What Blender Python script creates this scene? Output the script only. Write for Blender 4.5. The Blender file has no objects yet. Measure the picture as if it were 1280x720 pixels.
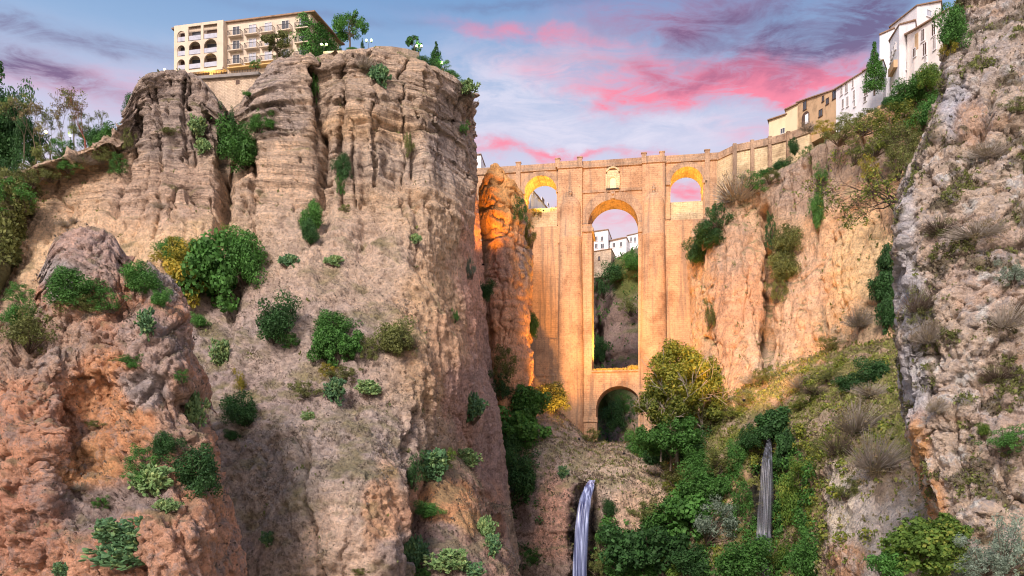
import bpy, math, random
import numpy as np
from mathutils import Vector, Matrix
from mathutils.bvhtree import BVHTree
R = math.radians
scene = bpy.context.scene
col = scene.collection
# ------------------------------------------------------------------ camera
CZ = 30.0
cam = bpy.data.cameras.new('camera'); cam_o = bpy.data.objects.new('camera', cam); col.objects.link(cam_o)
cam_o.location = (0, 0, CZ); cam_o.rotation_euler = (R(90), 0, 0)
cam.sensor_width = 36; cam.lens = 28.125; cam.shift_y = 0.1875
cam.clip_start = 0.5; cam.clip_end = 20000
scene.camera = cam_o
scene.view_settings.view_transform = 'Standard'; scene.view_settings.look = 'None'
scene.view_settings.exposure = 0.24
scene.cycles.filter_width = 1.1; scene.view_settings.gamma = 1.0
# ------------------------------------------------------------------ sun
SUN_DIR = Vector((-0.30, -0.74, 0.60)).normalized()       # towards the sun
sl = bpy.data.lights.new('sun', 'SUN'); sl.energy = 4.0; sl.angle = R(15); sl.color = (1.0, 0.86, 0.76)
so = bpy.data.objects.new('sun', sl); col.objects.link(so)
so.rotation_euler = SUN_DIR.to_track_quat('Z', 'Y').to_euler(); so.location = (0, -50, 200)
# ------------------------------------------------------------------ world
world = bpy.data.worlds.new('World'); scene.world = world; world.use_nodes = True
wt = world.node_tree; wt.nodes.clear()
class G:
    """tiny node-graph helper"""
    def __init__(s, t): s.t = t
    def n(s, typ, **k):
        d = s.t.nodes.new(typ)
        for a, b in k.items(): setattr(d, a, b)
        return d
    def put(s, sock, v):
        if hasattr(v, 'is_output'): s.t.links.new(v, sock)
        elif isinstance(v, (tuple, list)):
            v = tuple(v)
            if len(sock.default_value) == 4 and len(v) == 3: v = v + (1,)
            sock.default_value = v
        else: sock.default_value = v
    def m(s, op, a, b=None, c=None, clamp=False):
        d = s.n('ShaderNodeMath', operation=op, use_clamp=clamp); s.put(d.inputs[0], a)
        if b is not None: s.put(d.inputs[1], b)
        if c is not None: s.put(d.inputs[2], c)
        return d.outputs[0]
    def mix(s, f, a, b, mode='MIX'):
        d = s.n('ShaderNodeMix', data_type='RGBA', blend_type=mode); s.put(d.inputs['Factor'], f)
        s.put(d.inputs[6], a); s.put(d.inputs[7], b); return d.outputs[2]
    def noise(s, vec, scale, detail=4, rough=0.55, dist=0.0, out='Fac'):
        d = s.n('ShaderNodeTexNoise'); s.put(d.inputs['Vector'], vec); d.inputs['Scale'].default_value = scale
        d.inputs['Detail'].default_value = detail; d.inputs['Roughness'].default_value = rough
        d.inputs['Distortion'].default_value = dist; return d.outputs[out]
    def ramp(s, f, stops, interp='LINEAR'):
        d = s.n('ShaderNodeValToRGB'); d.color_ramp.interpolation = interp
        e = d.color_ramp.elements
        while len(e) < len(stops): e.new(0.5)
        for q, (p, c) in zip(e, stops):
            q.position = p; q.color = tuple(c) + ((1,) if len(c) == 3 else ())
        s.put(d.inputs[0], f); return d.outputs[0]
    def maprange(s, v, a, b, c=0.0, d_=1.0, smooth=True):
        d = s.n('ShaderNodeMapRange'); d.interpolation_type = 'SMOOTHSTEP' if smooth else 'LINEAR'
        s.put(d.inputs[0], v)
        for i, q in enumerate((a, b, c, d_)): d.inputs[i+1].default_value = q
        return d.outputs[0]
    def vmul(s, v, t):
        d = s.n('ShaderNodeVectorMath', operation='MULTIPLY'); s.put(d.inputs[0], v); d.inputs[1].default_value = t
        return d.outputs[0]
def srgb(r, g, b):
    f = lambda c: (c/255/12.92) if c/255 <= 0.04045 else ((c/255+0.055)/1.055)**2.4
    return (f(r), f(g), f(b))
g = G(wt)
tc = g.n('ShaderNodeTexCoord'); sep = g.n('ShaderNodeSeparateXYZ'); wt.links.new(tc.outputs['Generated'], sep.inputs[0])
sx, sy, sz = sep.outputs
zc = g.m('MAXIMUM', sz, 0.02)
# cloud layer: a flat sheet of cloud high above; coordinates on the sheet
cx = g.m('DIVIDE', sx, zc); cy = g.m('DIVIDE', sy, zc)
comb = g.n('ShaderNodeCombineXYZ'); g.put(comb.inputs[0], cx); g.put(comb.inputs[1], cy)
cv = comb.outputs[0]
azi = g.m('ARCTAN2', sx, sy); elev = g.m('ARCSINE', sz)
sky = g.n('ShaderNodeTexSky', sky_type='NISHITA'); sky.sun_disc = False
sky.sun_elevation = math.asin(SUN_DIR.z); sky.sun_rotation = math.atan2(SUN_DIR.x, SUN_DIR.y)
base = g.ramp(sz, [(0.0, srgb(240, 222, 226)), (0.30, srgb(236, 218, 230)), (0.37, srgb(212, 212, 236)), (0.46, srgb(150, 182, 222)), (0.54, srgb(112, 156, 208)), (0.75, srgb(118, 158, 205)), (1.0, srgb(120, 160, 205))])
nis = g.mix(1.0, (0, 0, 0), sky.outputs[0], 'MIX')
nis = g.vmul(nis, (0.06, 0.06, 0.06))
base = g.mix(0.22, base, nis)
warpn = g.noise(g.vmul(cv, (1.6, 1.0, 1)), 2.0, 6, 0.62, out='Color')
ws = g.n('ShaderNodeSeparateColor'); wt.links.new(warpn, ws.inputs[0])
wx = g.m('SUBTRACT', ws.outputs[0], 0.5); wy = g.m('SUBTRACT', ws.outputs[1], 0.5)
fine = g.noise(g.vmul(cv, (2.0, 3.4, 1)), 2.6, 8, 0.68, 0.6)
def blob(px, py, rx, ry, tilt=0.0, amp=1.0, wamp=1.0):
    """soft cloud bank given by bearing and elevation (degrees); noise-warped"""
    dx = (px-640)/1000.; dz = (600-py)/1000.
    a0 = math.atan2(dx, 1); e0 = math.atan2(dz, math.hypot(dx, 1))
    A = g.m('ADD', g.m('SUBTRACT', azi, a0), g.m('MULTIPLY', wx, 0.26*wamp))
    E = g.m('ADD', g.m('SUBTRACT', elev, e0), g.m('MULTIPLY', wy, 0.10*wamp))
    E = g.m('ADD', E, g.m('MULTIPLY', A, tilt))
    q = g.m('ADD', g.m('POWER', g.m('DIVIDE', A, rx/1150.), 2.0), g.m('POWER', g.m('DIVIDE', E, ry/1150.), 2.0))
    return g.m('MULTIPLY', g.m('EXPONENT', g.m('MULTIPLY', q, -1.0)), amp)
def total(lst):
    o = None
    for b in lst:
        v = blob(*b); o = v if o is None else g.m('ADD', o, v)
    k = g.maprange(fine, 0.30, 0.66, 0.25, 1.15)
    return g.m('MULTIPLY', o, k, clamp=True)
mauve = total([(880, 22, 130, 30, .0), (1000, 50, 90, 18, -.1), (1040, 15, 60, 26, 0, .8), (60, 42, 190, 9, 0, .85, .5), (60, 88, 150, 12, .1, .75, .5), (20, 70, 60, 12, 0, .6, .5), (880, 92, 190, 10, .08, .5), (640, 8, 120, 6, 0, .4, .6), (430, 20, 160, 5, 0, .25, .4)])
pink = total([(890, 88, 190, 20, .06, 1.15), (790, 118, 110, 14, .1, .9), (960, 104, 100, 12, 0, 1.1), (660, 50, 110, 9, .15, .6), (840, 20, 120, 22, 0, .6), (650, 190, 90, 8, 0, .85), (760, 190, 110, 6, .1, .5), (130, 110, 120, 20, 0, .55, .5), (860, 235, 50, 12, 0, .85), (760, 275, 60, 10, 0, .5), (1000, 150, 80, 14, 0, .5)])
white = total([(560, 120, 220, 50, 0, .9), (720, 90, 120, 30, 0, .5), (820, 160, 240, 26, 0, .8), (330, 120, 300, 40, 0, .3)])
c = g.mix(g.m('MULTIPLY', white, 0.5), base, srgb(236, 226, 238))
c = g.mix(g.m('MULTIPLY', pink, .85), c, srgb(244, 122, 146))
c = g.mix(g.m('MULTIPLY', mauve, 0.85), c, srgb(104, 86, 124))
# the after-glow of sunset fills the sky behind the camera
glow = g.m('MULTIPLY', g.maprange(sy, .15, -.75), g.maprange(sz, .95, .15))
c = g.mix(glow, c, (1.7, 1.32, 1.2))
bg = g.n('ShaderNodeBackground'); g.put(bg.inputs[0], c); bg.inputs[1].default_value = 1.0
wo = g.n('ShaderNodeOutputWorld'); wt.links.new(bg.outputs[0], wo.inputs[0])
world.cycles.sampling_method = 'MANUAL'; world.cycles.sample_map_resolution = 512
# ------------------------------------------------------------------ noise in numpy
rng = np.random.RandomState(7)
_P = rng.permutation(256); _P = np.concatenate([_P, _P, _P]).astype(np.int32)
_Gv = rng.normal(size=(256, 3)); _Gv /= np.linalg.norm(_Gv, axis=1)[:, None]
_Gv = _Gv.astype(np.float32)
def perlin(p):
    p = np.asarray(p, np.float32); i = np.floor(p).astype(np.int32); f = p - i; i &= 255
    u = f*f*f*(f*(f*6-15)+10); res = 0
    for dx in (0, 1):
        wx_ = u[:, 0] if dx else 1-u[:, 0]; h1 = _P[(i[:, 0]+dx)]
        for dy in (0, 1):
            wy_ = u[:, 1] if dy else 1-u[:, 1]; h2 = _P[h1+i[:, 1]+dy & 511]
            for dz in (0, 1):
                wz_ = u[:, 2] if dz else 1-u[:, 2]; gv = _Gv[_P[(h2+i[:, 2]+dz) & 511]]
                d = gv[:, 0]*(f[:, 0]-dx)+gv[:, 1]*(f[:, 1]-dy)+gv[:, 2]*(f[:, 2]-dz)
                res = res + wx_*wy_*wz_*d
    return res*1.6
def fbm(p, s, o=4, g_=0.5, seed=0):
    q = (np.asarray(p)/np.asarray(s) + seed*17.3); a = 1.0; r = 0; t = 0
    for k in range(o):
        r = r + a*perlin(q); t += a; a *= g_; q = q*2.03+5.1
    return r/t
def ridge(p, s, o=4, g_=0.5, seed=0):
    q = (np.asarray(p)/np.asarray(s) + seed*17.3); a = 1.0; r = 0; t = 0
    for k in range(o):
        r = r + a*(1-2*np.abs(perlin(q))); t += a; a *= g_; q = q*2.03+5.1
    return r/t
def worley(p, s, seed=0):
    """distance to the nearest and to the second nearest cell point"""
    q = (np.asarray(p)/np.asarray(s)+seed*13.7).astype(np.float32); i = np.floor(q).astype(np.int32)
    f1 = np.full(len(q), 9., np.float32); f2 = f1.copy(); cid = np.zeros(len(q), np.int32)
    for a in (-1, 0, 1):
        for b in (-1, 0, 1):
            for c_ in (-1, 0, 1):
                j = i+np.array([a, b, c_]); h = _P[(_P[(_P[j[:, 0] & 255]+j[:, 1]) & 255]+j[:, 2]) & 255]
                pt = j+np.abs(_Gv[h])*0.9; d = np.sqrt(((pt-q)**2).sum(1))
                m = d < f1; f2 = np.where(m, f1, np.minimum(f2, d)); f1 = np.where(m, d, f1); cid = np.where(m, h, cid)
    return f1, f2, cid/255.
def sstep(a, b, x):
    t = np.clip((x-a)/(b-a), 0, 1); return t*t*(3-2*t)
def strata(z, thick, seed=1, sharp=0.25):
    r = np.random.RandomState(seed); zs = []; v = []; c0 = -20.
    while c0 < 160:
        h = thick*r.uniform(.4, 1.7); val = r.uniform(-1, 1)
        zs += [c0, c0+h*(1-sharp)]; v += [val, val]; c0 += h
    return np.interp(z, zs, v)
def joints(P, s, w_=.05, seed=0, warp=.25):
    """thin sharp clefts along the zero lines of a stretched noise; 1 in the cleft"""
    q = np.asarray(P)/np.asarray(s)+seed*9.1; q = q+warp*fbm(P, 4, 2, .5, seed+60)[:, None]; return np.exp(-np.abs(perlin(q))/w_)
def W(px, py, Y): return np.array(((px-640)/1000.*Y, Y, CZ+(600-py)/1000.*Y))
def WV(px, py, Y): return Vector(W(px, py, Y))
def proj(P):
    return 640+1000*P[:, 0]/np.maximum(P[:, 1], 1), 600-1000*(P[:, 2]-CZ)/np.maximum(P[:, 1], 1)
# ------------------------------------------------------------------ meshes from arrays
def mesh_arr(name, V, F, smooth=True):
    me = bpy.data.meshes.new(name); V = np.asarray(V, np.float32); F = np.asarray(F, np.int32); k = F.shape[1]
    me.vertices.add(len(V)); me.vertices.foreach_set('co', V.ravel())
    me.loops.add(F.size); me.loops.foreach_set('vertex_index', F.ravel())
    me.polygons.add(len(F)); me.polygons.foreach_set('loop_start', np.arange(0, F.size, k, dtype=np.int32))
    me.polygons.foreach_set('loop_total', np.full(len(F), k, np.int32))
    if smooth: me.polygons.foreach_set('use_smooth', np.ones(len(F), bool))
    me.update(calc_edges=True); return me
def link(name, me, mat=None, parent=None):
    o = bpy.data.objects.new(name, me); col.objects.link(o)
    if mat is not None and me is not None and not me.materials: me.materials.append(mat)
    if parent is not None: o.parent = parent
    return o
def tag(o, label=None, cat=None, group=None, kind=None):
    if label: o['label'] = label
    if cat: o['category'] = cat
    if group: o['group'] = group
    if kind: o['kind'] = kind
    return o
def empty(name, loc=(0, 0, 0), rz=0.):
    o = bpy.data.objects.new(name, None); col.objects.link(o); o.location = loc; o.rotation_euler = (0, 0, rz)
    o.empty_display_size = 0.5
    return o
# ------------------------------------------------------------------ spline lofts
def cr(P, t):
    """Catmull-Rom through the rows of P at parameters t in 0..1 (uniform knots)"""
    P = np.asarray(P, float); n = len(P); x = np.clip(t*(n-1), 0, n-1-1e-9); i = np.floor(x).astype(int); f = x-i
    sh = (-1,)+(1,)*(P.ndim-1); f = f.reshape(sh)
    g0 = P[np.clip(i-1, 0, n-1)]; g1 = P[i]; g2 = P[np.clip(i+1, 0, n-1)]; g3 = P[np.clip(i+2, 0, n-1)]
    # slightly tight spline keeps overshoot away
    m1 = (g2-g0)*0.42; m2 = (g3-g1)*0.42
    return (2*f**3-3*f**2+1)*g1+(f**3-2*f**2+f)*m1+(-2*f**3+3*f**2)*g2+(f**3-f**2)*m2
def arc_even(P, n, M=400):
    Q = cr(P, np.linspace(0, 1, M)); sg = np.linalg.norm(np.diff(Q, axis=0), axis=1); qx = proj(Q)[0][1:]; sg = sg*np.where((qx < -25) | (qx > 1305), .12, 1); d = np.r_[0, np.cumsum(sg)]
    s = np.linspace(0, d[-1], n); return np.stack([np.interp(s, d, Q[:, k]) for k in range(3)], 1)
def loft(rows, nu, nv):
    L = [arc_even([W(*q) for q in r], nu) for r in rows]
    L = np.array(L); S = cr(L, np.linspace(0, 1, 40*len(rows)))
    # even spacing down the surface, by mean arc length
    sg = np.linalg.norm(np.diff(S, axis=0), axis=2).mean(1); qy = proj(S.reshape(-1, 3))[1].reshape(S.shape[:2]).mean(1)[1:]; d = np.r_[0, np.cumsum(sg*np.where((qy > 745) | (qy < -25), .1, 1))]
    t = np.interp(np.linspace(0, d[-1], nv), d, np.linspace(0, 1, 40*len(rows)))
    return cr(L, t)
def normals(S):
    du = np.gradient(S, axis=1); dv = np.gradient(S, axis=0); n = np.cross(du, dv)
    n /= np.maximum(np.linalg.norm(n, axis=2, keepdims=True), 1e-9); return n
def gridfaces(nv, nu):
    a = np.arange(nv*nu).reshape(nv, nu); return np.stack([a[:-1, :-1], a[1:, :-1], a[1:, 1:], a[:-1, 1:]], -1).reshape(-1, 4)
def seg_dist(px, py, line):
    best = np.full(len(px), 1e9)
    for (x0, y0), (x1, y1) in zip(line[:-1], line[1:]):
        dx, dy = x1-x0, y1-y0; t = np.clip(((px-x0)*dx+(py-y0)*dy)/(dx*dx+dy*dy+1e-9), 0, 1)
        best = np.minimum(best, np.hypot(px-x0-t*dx, py-y0-t*dy))
    return best
def zones(px, py, base, lst, P, wob=18):
    """geological colour, plus painted floodlight on the pillar: soft patches with noise-broken borders. entries (x, y, rx, ry, colour[, strength])"""
    nx = fbm(P, 9, 4, .6, 3)*wob*1.6; ny = fbm(P, 9, 4, .6, 5)*wob*1.6
    C = np.tile(np.array(base, float), (len(px), 1))
    for z in lst:
        x, y, rx, ry, c_ = z[:5]; k = z[5] if len(z) > 5 else 1.
        q = np.sqrt(((px+nx-x)/rx)**2+((py+ny-y)/ry)**2); w_ = (1-sstep(.62, 1.15, q))*k
        C = C*(1-w_[:, None])+np.array(c_)[None]*w_[:, None]
    return C
SURF = {}
def smooth1(a, k):
    k = max(3, k | 1); w_ = np.hanning(k+2)[1:-1]; w_ /= w_.sum(); return np.convolve(np.pad(a, k//2, mode='edge'), w_, 'valid')
def refit(P, crest=None, edge=None, side=0):
    """shift the finished relief so that its crest and flank stand where they were surveyed"""
    P = P.copy()
    for it in range(3):
        px, py = proj(P)
        if crest is not None:
            cx_, cy_ = crest; bins = np.arange(cx_[0], cx_[-1]+1, 7.); k = np.digitize(px, bins)-1; ok = (k >= 0) & (k < len(bins)-1)
            mn = np.full(len(bins)-1, 1e9); np.minimum.at(mn, k[ok], py[ok]); mid = (bins[:-1]+bins[1:])/2; good = mn < 1e8; want = np.interp(mid, cx_, cy_)
            dy = np.interp(mid, mid[good], smooth1((want-mn)[good], 5)); cur = np.interp(px, mid[good], mn[good]); d = np.interp(px, mid, dy)*sstep(cx_[0]-1, cx_[0]+30, px)
            P[:, 2] -= d*np.exp(-np.maximum(py-cur, 0)/70.)*P[:, 1]/1000.
        if edge is not None:
            px, py = proj(P); ex, ey = edge; bins = np.arange(ey[0], ey[-1]+1, 9.); k = np.digitize(py, bins)-1; ok = (k >= 0) & (k < len(bins)-1)
            mn = np.full(len(bins)-1, -1e9); np.maximum.at(mn, k[ok], px[ok]*side); mid = (bins[:-1]+bins[1:])/2; good = mn > -1e8; want = np.interp(mid, ey, ex)*side
            dx = smooth1((want-mn)[good], 5)*side; d = np.interp(py, mid[good], dx); cur = np.interp(py, mid[good], mn[good])*side
            P[:, 0] += d*np.exp(-np.abs(px-cur)/45.)*P[:, 1]/1000.
    return P
def mass(name, rows, nu, nv, coarse, fine_, colour, mat, cracks=(), label=None, top=-200, side=0, att=None):
    S = loft(rows, nu, nv); N = normals(S)
    if (N[..., 1].mean() > 0): N = -N
    P = S.reshape(-1, 3); n = N.reshape(-1, 3)
    px, py = proj(P)
    d = coarse(P, px, py); vis = (px > -20) & (px < 1300) & (py > -20) & (py < 740); d = d-d[vis].mean()
    up = sstep(.35, .9, n[:, 2]); d = np.where(d > 0, d*(1-.6*up), d); d = d*(att(px, py) if att else 1)
    for line, wdt, dep in cracks:
        wob = fbm(P, (3, 3, 7), 3, .5, 9)*wdt*1.6
        q = seg_dist(px+wob, py, line)/wdt; d = d-dep*np.exp(-np.abs(q)**1.5)
    P1 = P+n*d[:, None]; S1 = P1.reshape(S.shape); N1 = normals(S1)
    if ((N1*N).sum() < 0): N1 = -N1
    px1, py1 = proj(P1)
    n1 = (N1.reshape(-1, 3)*.7+n*.3)
    P2 = P1+n1*fine_(P1, px1, py1)[:, None]
    crest = edge = None
    if top: crest = ([q[0] for q in rows[1] if q[0] > top-1], [q[1] for q in rows[1] if q[0] > top-1])
    if side:
        x0, y0 = (a_.reshape(S.shape[:2]) for a_ in proj(P)); j = slice(nv//12, None); ex = x0.max(1) if side > 0 else x0.min(1); ii = np.argmax(x0*side, 1); ey = y0[np.arange(len(ii)), ii]
        o_ = np.argsort(ey[j]); edge = (ex[j][o_], ey[j][o_]); m_ = (edge[1] > -30) & (edge[1] < 760); edge = (edge[0][m_], edge[1][m_])
    if top or side: P2 = refit(P2, crest, edge, side)
    px1, py1 = proj(P2)
    C = colour(P2, px1, py1, N1.reshape(-1, 3))
    me = mesh_arr(name, P2, gridfaces(nv, nu))
    at = me.color_attributes.new('tint', 'FLOAT_COLOR', 'POINT')
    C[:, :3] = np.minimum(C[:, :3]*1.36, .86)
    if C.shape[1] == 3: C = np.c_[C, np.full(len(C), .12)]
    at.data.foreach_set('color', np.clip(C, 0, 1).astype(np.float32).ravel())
    o = link(name, me, mat); tag(o, label, kind='structure')
    SURF[len(SURF)] = (name, P2.reshape(S.shape))
    return o
# ------------------------------------------------------------------ rock material: tint x mineral noise, bump
def rock_mat(name, scale=1.0, bump=1.0, speck=.5, lichen=None, strat=0.0, dark=(0.05, .045, .04)):
    m = bpy.data.materials.new(name); m.use_nodes = True; t = m.node_tree; q = G(t)
    b = t.nodes['Principled BSDF']; b.inputs['Roughness'].default_value = 0.92; b.inputs['Specular IOR Level'].default_value = 0.15
    a = q.n('ShaderNodeAttribute', attribute_name='tint'); c_ = a.outputs['Color']
    geo = q.n('ShaderNodeTexCoord').outputs['Object']
    n1 = q.noise(geo, .35*scale, 8, .65); n2 = q.noise(geo, 2.2*scale, 8, .7); n3 = q.noise(q.vmul(geo, (1, 1, .16)), .9*scale, 7, .65, .4)
    c_ = q.mix(.75, c_, q.ramp(n1, [(.28, (.58, .56, .56)), (.5, (1, 1, 1)), (.72, (1.28, 1.22, 1.16))]), 'MULTIPLY')
    c_ = q.mix(speck, c_, q.ramp(n2, [(.33, (.22, .19, .19)), (.45, (.92, .92, .92)), (.66, (1.5, 1.45, 1.36))]), 'MULTIPLY')
    vo = q.n('ShaderNodeTexVoronoi'); vw = q.n('ShaderNodeVectorMath', operation='ADD'); q.put(vw.inputs[0], geo); q.put(vw.inputs[1], q.vmul(q.noise(geo, 1.1*scale, 3, .6, out='Color'), (.9/scale,)*3)); q.put(vo.inputs['Vector'], vw.outputs[0]); vo.inputs['Scale'].default_value = 1.15*scale
    vc = q.n('ShaderNodeSeparateColor'); q.put(vc.inputs[0], vo.outputs['Color']); c_ = q.mix(.55*speck, c_, q.ramp(vc.outputs[0], [(.0, (.72, .70, .69)), (.5, (1, 1, 1)), (1., (1.3, 1.27, 1.22))]), 'MULTIPLY')
    # dark mineral streaks running down the face
    st = q.maprange(n3, .52, .68); c_ = q.mix(q.m('MULTIPLY', st, .5), c_, q.mix(1., c_, (.52, .50, .54), 'MULTIPLY'))
    if strat:
        n5 = q.noise(q.vmul(geo, (.06, .06, 1.5)), 1.0, 6, .7, .3)
        c_ = q.mix(q.m('MULTIPLY', a.outputs['Alpha'], strat), c_, q.ramp(n5, [(.36, (.45, .43, .44)), (.5, (1, 1, 1)), (.64, (1.25, 1.2, 1.12))]), 'MULTIPLY')
    if lichen:
        n4 = q.noise(geo, .55*scale, 9, .72, .5)
        c_ = q.mix(q.m('MULTIPLY', q.maprange(n4, .50, .60), lichen[3]), c_, lichen[:3])
    q.put(b.inputs['Base Color'], c_)
    bp = q.n('ShaderNodeBump'); bp.inputs['Strength'].default_value = min(1, .9*bump); bp.inputs['Distance'].default_value = 1.1*bump/scale
    h = q.m('ADD', q.m('ADD', n2, q.m('MULTIPLY', vc.outputs[1], .28)), q.m('MULTIPLY', q.noise(geo, 7*scale, 6, .7), .45))
    if strat: h = q.m('ADD', h, q.m('MULTIPLY', q.m('MULTIPLY', n5, a.outputs['Alpha']), 1.6))
    q.put(bp.inputs['Height'], h); q.put(b.inputs['Normal'], bp.outputs[0])
    return m
M_lime = rock_mat('sandstone', 1.0, 1.0, .7, strat=.8)
M_talus = rock_mat('scrubby_rock', 1.3, 1.2, .8)
M_red = rock_mat('red_earth_rock', 1.3, 1.1, .6, lichen=(.44, .38, .38, .45))
M_grey = rock_mat('grey_limestone', 2.6, 1.2, .55, lichen=(.42, .41, .45, .5))
M_far = rock_mat('far_rock', .6, 1.0, .5)
# ------------------------------------------------------------------ the great left crag
SC = 1.12
TAN = (.50, .355, .245); BEIGE = (.60, .44, .29); GREY = (.33, .275, .25); LILAC = (.37, .30, .285); RED = (.60, .34, .23); ORANGE = (.60, .33, .17); PALE = (.58, .45, .37); PINK = (.50, .31, .25)
SCRUB = (.16, .15, .07); GRASS = (.20, .21, .07); DARK = (.11, .10, .10)
L1 = [
 [(-90,330,240),(100,330,240),(240,300,240),(330,290,240),(450,280,240),(540,280,240),(590,285,240),(598,285,240)],
 [(-90,246,143),(0,226,143),(30,216,143),(60,206,143),(100,192,143),(128,178,143.5),(148,152,144.5),(160,118,145),(176,93,145),(212,86,145),(242,90,146),(262,105,148),(278,128,150),(290,135,151),(303,118,150),(325,90,148),(345,72,147),(372,66,147),(392,66,148),(399,70,150),(406,66,148),(460,59,150),(500,64,152),(535,78,156),(565,92,162),(584,108,168),(594,125,185),(596,140,215)],
 [(-90,272,141.5),(0,252,141.5),(30,243,141.5),(60,234,141.5),(106,220,141.5),(138,200,141),(154,160,139),(172,125,138),(215,120,138),(244,125,139),(268,150,141),(280,165,146),(292,165,146),(304,150,143),(330,118,140),(370,100,139),(400,102,141),(460,95,142),(515,102,145),(560,118,150),(582,135,158),(590,150,170),(597,165,215)],
 [(-90,306,139),(0,284,139),(40,272,138.5),(78,262,138),(120,250,137),(200,240,134),(265,240,137),(300,240,137),(400,235,136),(480,235,137),(550,240,142),(582,245,152),(591,250,168),(599,255,215)],
 [(-90,372,134),(0,350,133),(60,335,131.5),(120,325,129),(200,330,129),(270,325,130),(350,325,128),(430,325,128),(500,330,131),(550,335,138),(578,340,148),(590,340,164),(606,345,215)],
 [(-90,460,124),(60,440,121),(150,430,120),(250,430,118),(350,430,116),(430,430,117),(500,435,120),(550,440,128),(573,440,140),(590,445,157),(614,445,200),(612,445,225)],
 [(-90,550,115),(100,530,112),(250,520,110),(350,520,107),(430,520,108),(480,520,112),(525,525,120),(560,525,135),(593,525,152),(626,525,185),(622,525,215)],
 [(-90,640,108),(100,620,106),(250,610,104),(350,610,101),(420,610,99),(480,610,102),(506,612,110),(530,615,128),(560,618,142),(636,620,170),(632,620,200)],
 [(-90,750,103),(200,735,99),(350,725,97),(400,725,95),(470,725,95),(497,725,100),(512,725,115),(545,725,135),(648,725,155),(646,725,180)],
 [(-90,1000,100),(200,960,97),(350,960,95),(400,960,93),(470,960,93),(497,960,98),(512,940,113),(545,920,130),(648,880,150),(646,880,170)],
]
def c1(P, px, py):
    top = 1-sstep(200, 300, py)
    d = ridge(P, (12, 12, 130), 2, .4, 1)*3.3*(.45+.55*(1-sstep(300, 460, py))) + fbm(P, (22, 22, 22), 2, .5, 2)*2.0
    z = P[:, 2]+fbm(P, 14, 2, .5, 4)*2.5
    d += strata(z, 4.5, 3)*(.2+.55*top)+strata(z, 1.6, 5)*(.06+.28*top)
    low = sstep(280, 420, py); d += low*(ridge(P, (17, 17, 40), 3, .55, 10)*2.6+ridge(P, (6, 6, 12), 3, .55, 18)*.8)
    gy = sstep(470, 520, px)*(1-sstep(0, 1, (px-640)/30.))*sstep(320, 430, py)
    d += ridge(P, (3.2, 3.2, 60), 3, .5, 8)*1.6*gy
    # deep alcoves and rounded bulges of the upper face
    for (x, y, rx, ry, a) in [(345,200,44,110,2.6),(225,220,36,100,2.2),(470,200,60,120,1.6),(560,250,30,120,1.6),(282,260,9,130,-3.6),(402,190,9,120,-3.0),(456,230,7,90,-1.6),(520,230,7,90,-1.6),(196,230,7,90,-1.6),(350,110,28,36,2.4),(305,135,18,26,2.2),(215,125,34,42,2.5),(262,128,18,30,2.6),(450,120,55,45,2.0),(540,180,30,60,1.5),(455,285,26,16,-2.2),(350,240,22,14,-2.0),(440,400,80,60,1.5),(500,380,40,80,2.2),(450,650,45,80,2.5),(330,690,60,60,1.5),(240,300,40,40,1.5),(120,330,70,40,1.0)]:
        q = ((px-x)/rx)**2+((py-y)/ry)**2; d += a*np.exp(-q)
    return d
def f1(P, px, py):
    top = 1-sstep(230, 330, py)
    d = fbm(P, (3.5, 3.5, 5), 5, .55, 11)*(.8-.35*top)+ridge(P, (1.6, 1.6, 5), 3, .5, 12)*.18
    z = P[:, 2]+fbm(P, 6, 2, .5, 14)*.9
    d += strata(z, .8, 9, .18)*(.05+.2*top)+strata(z, 2.3, 19, .12)*(.04+.18*top)
    cr_ = ridge(P, (5, 5, 14), 2, .5, 15); d -= sstep(.86, .98, cr_)*.8*(.4+top)
    pits = fbm(P, 1.1, 2, .5, 17); d -= sstep(.28, .5, pits)*.45; d += (1-top)*(fbm(P, 1.0, 4, .7, 19)*.62+ridge(P, (.9, .9, 2.2), 2, .5, 20)*.12)
    d -= joints(P, (7, 7, 140), .035, 1)*(.6+1.3*top)+joints(P, (60, 60, 4.2), .03, 2, .10)*(.1+.3*top)+joints(P, (2.6, 2.6, 18), .04, 3)*.28
    return d
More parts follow.
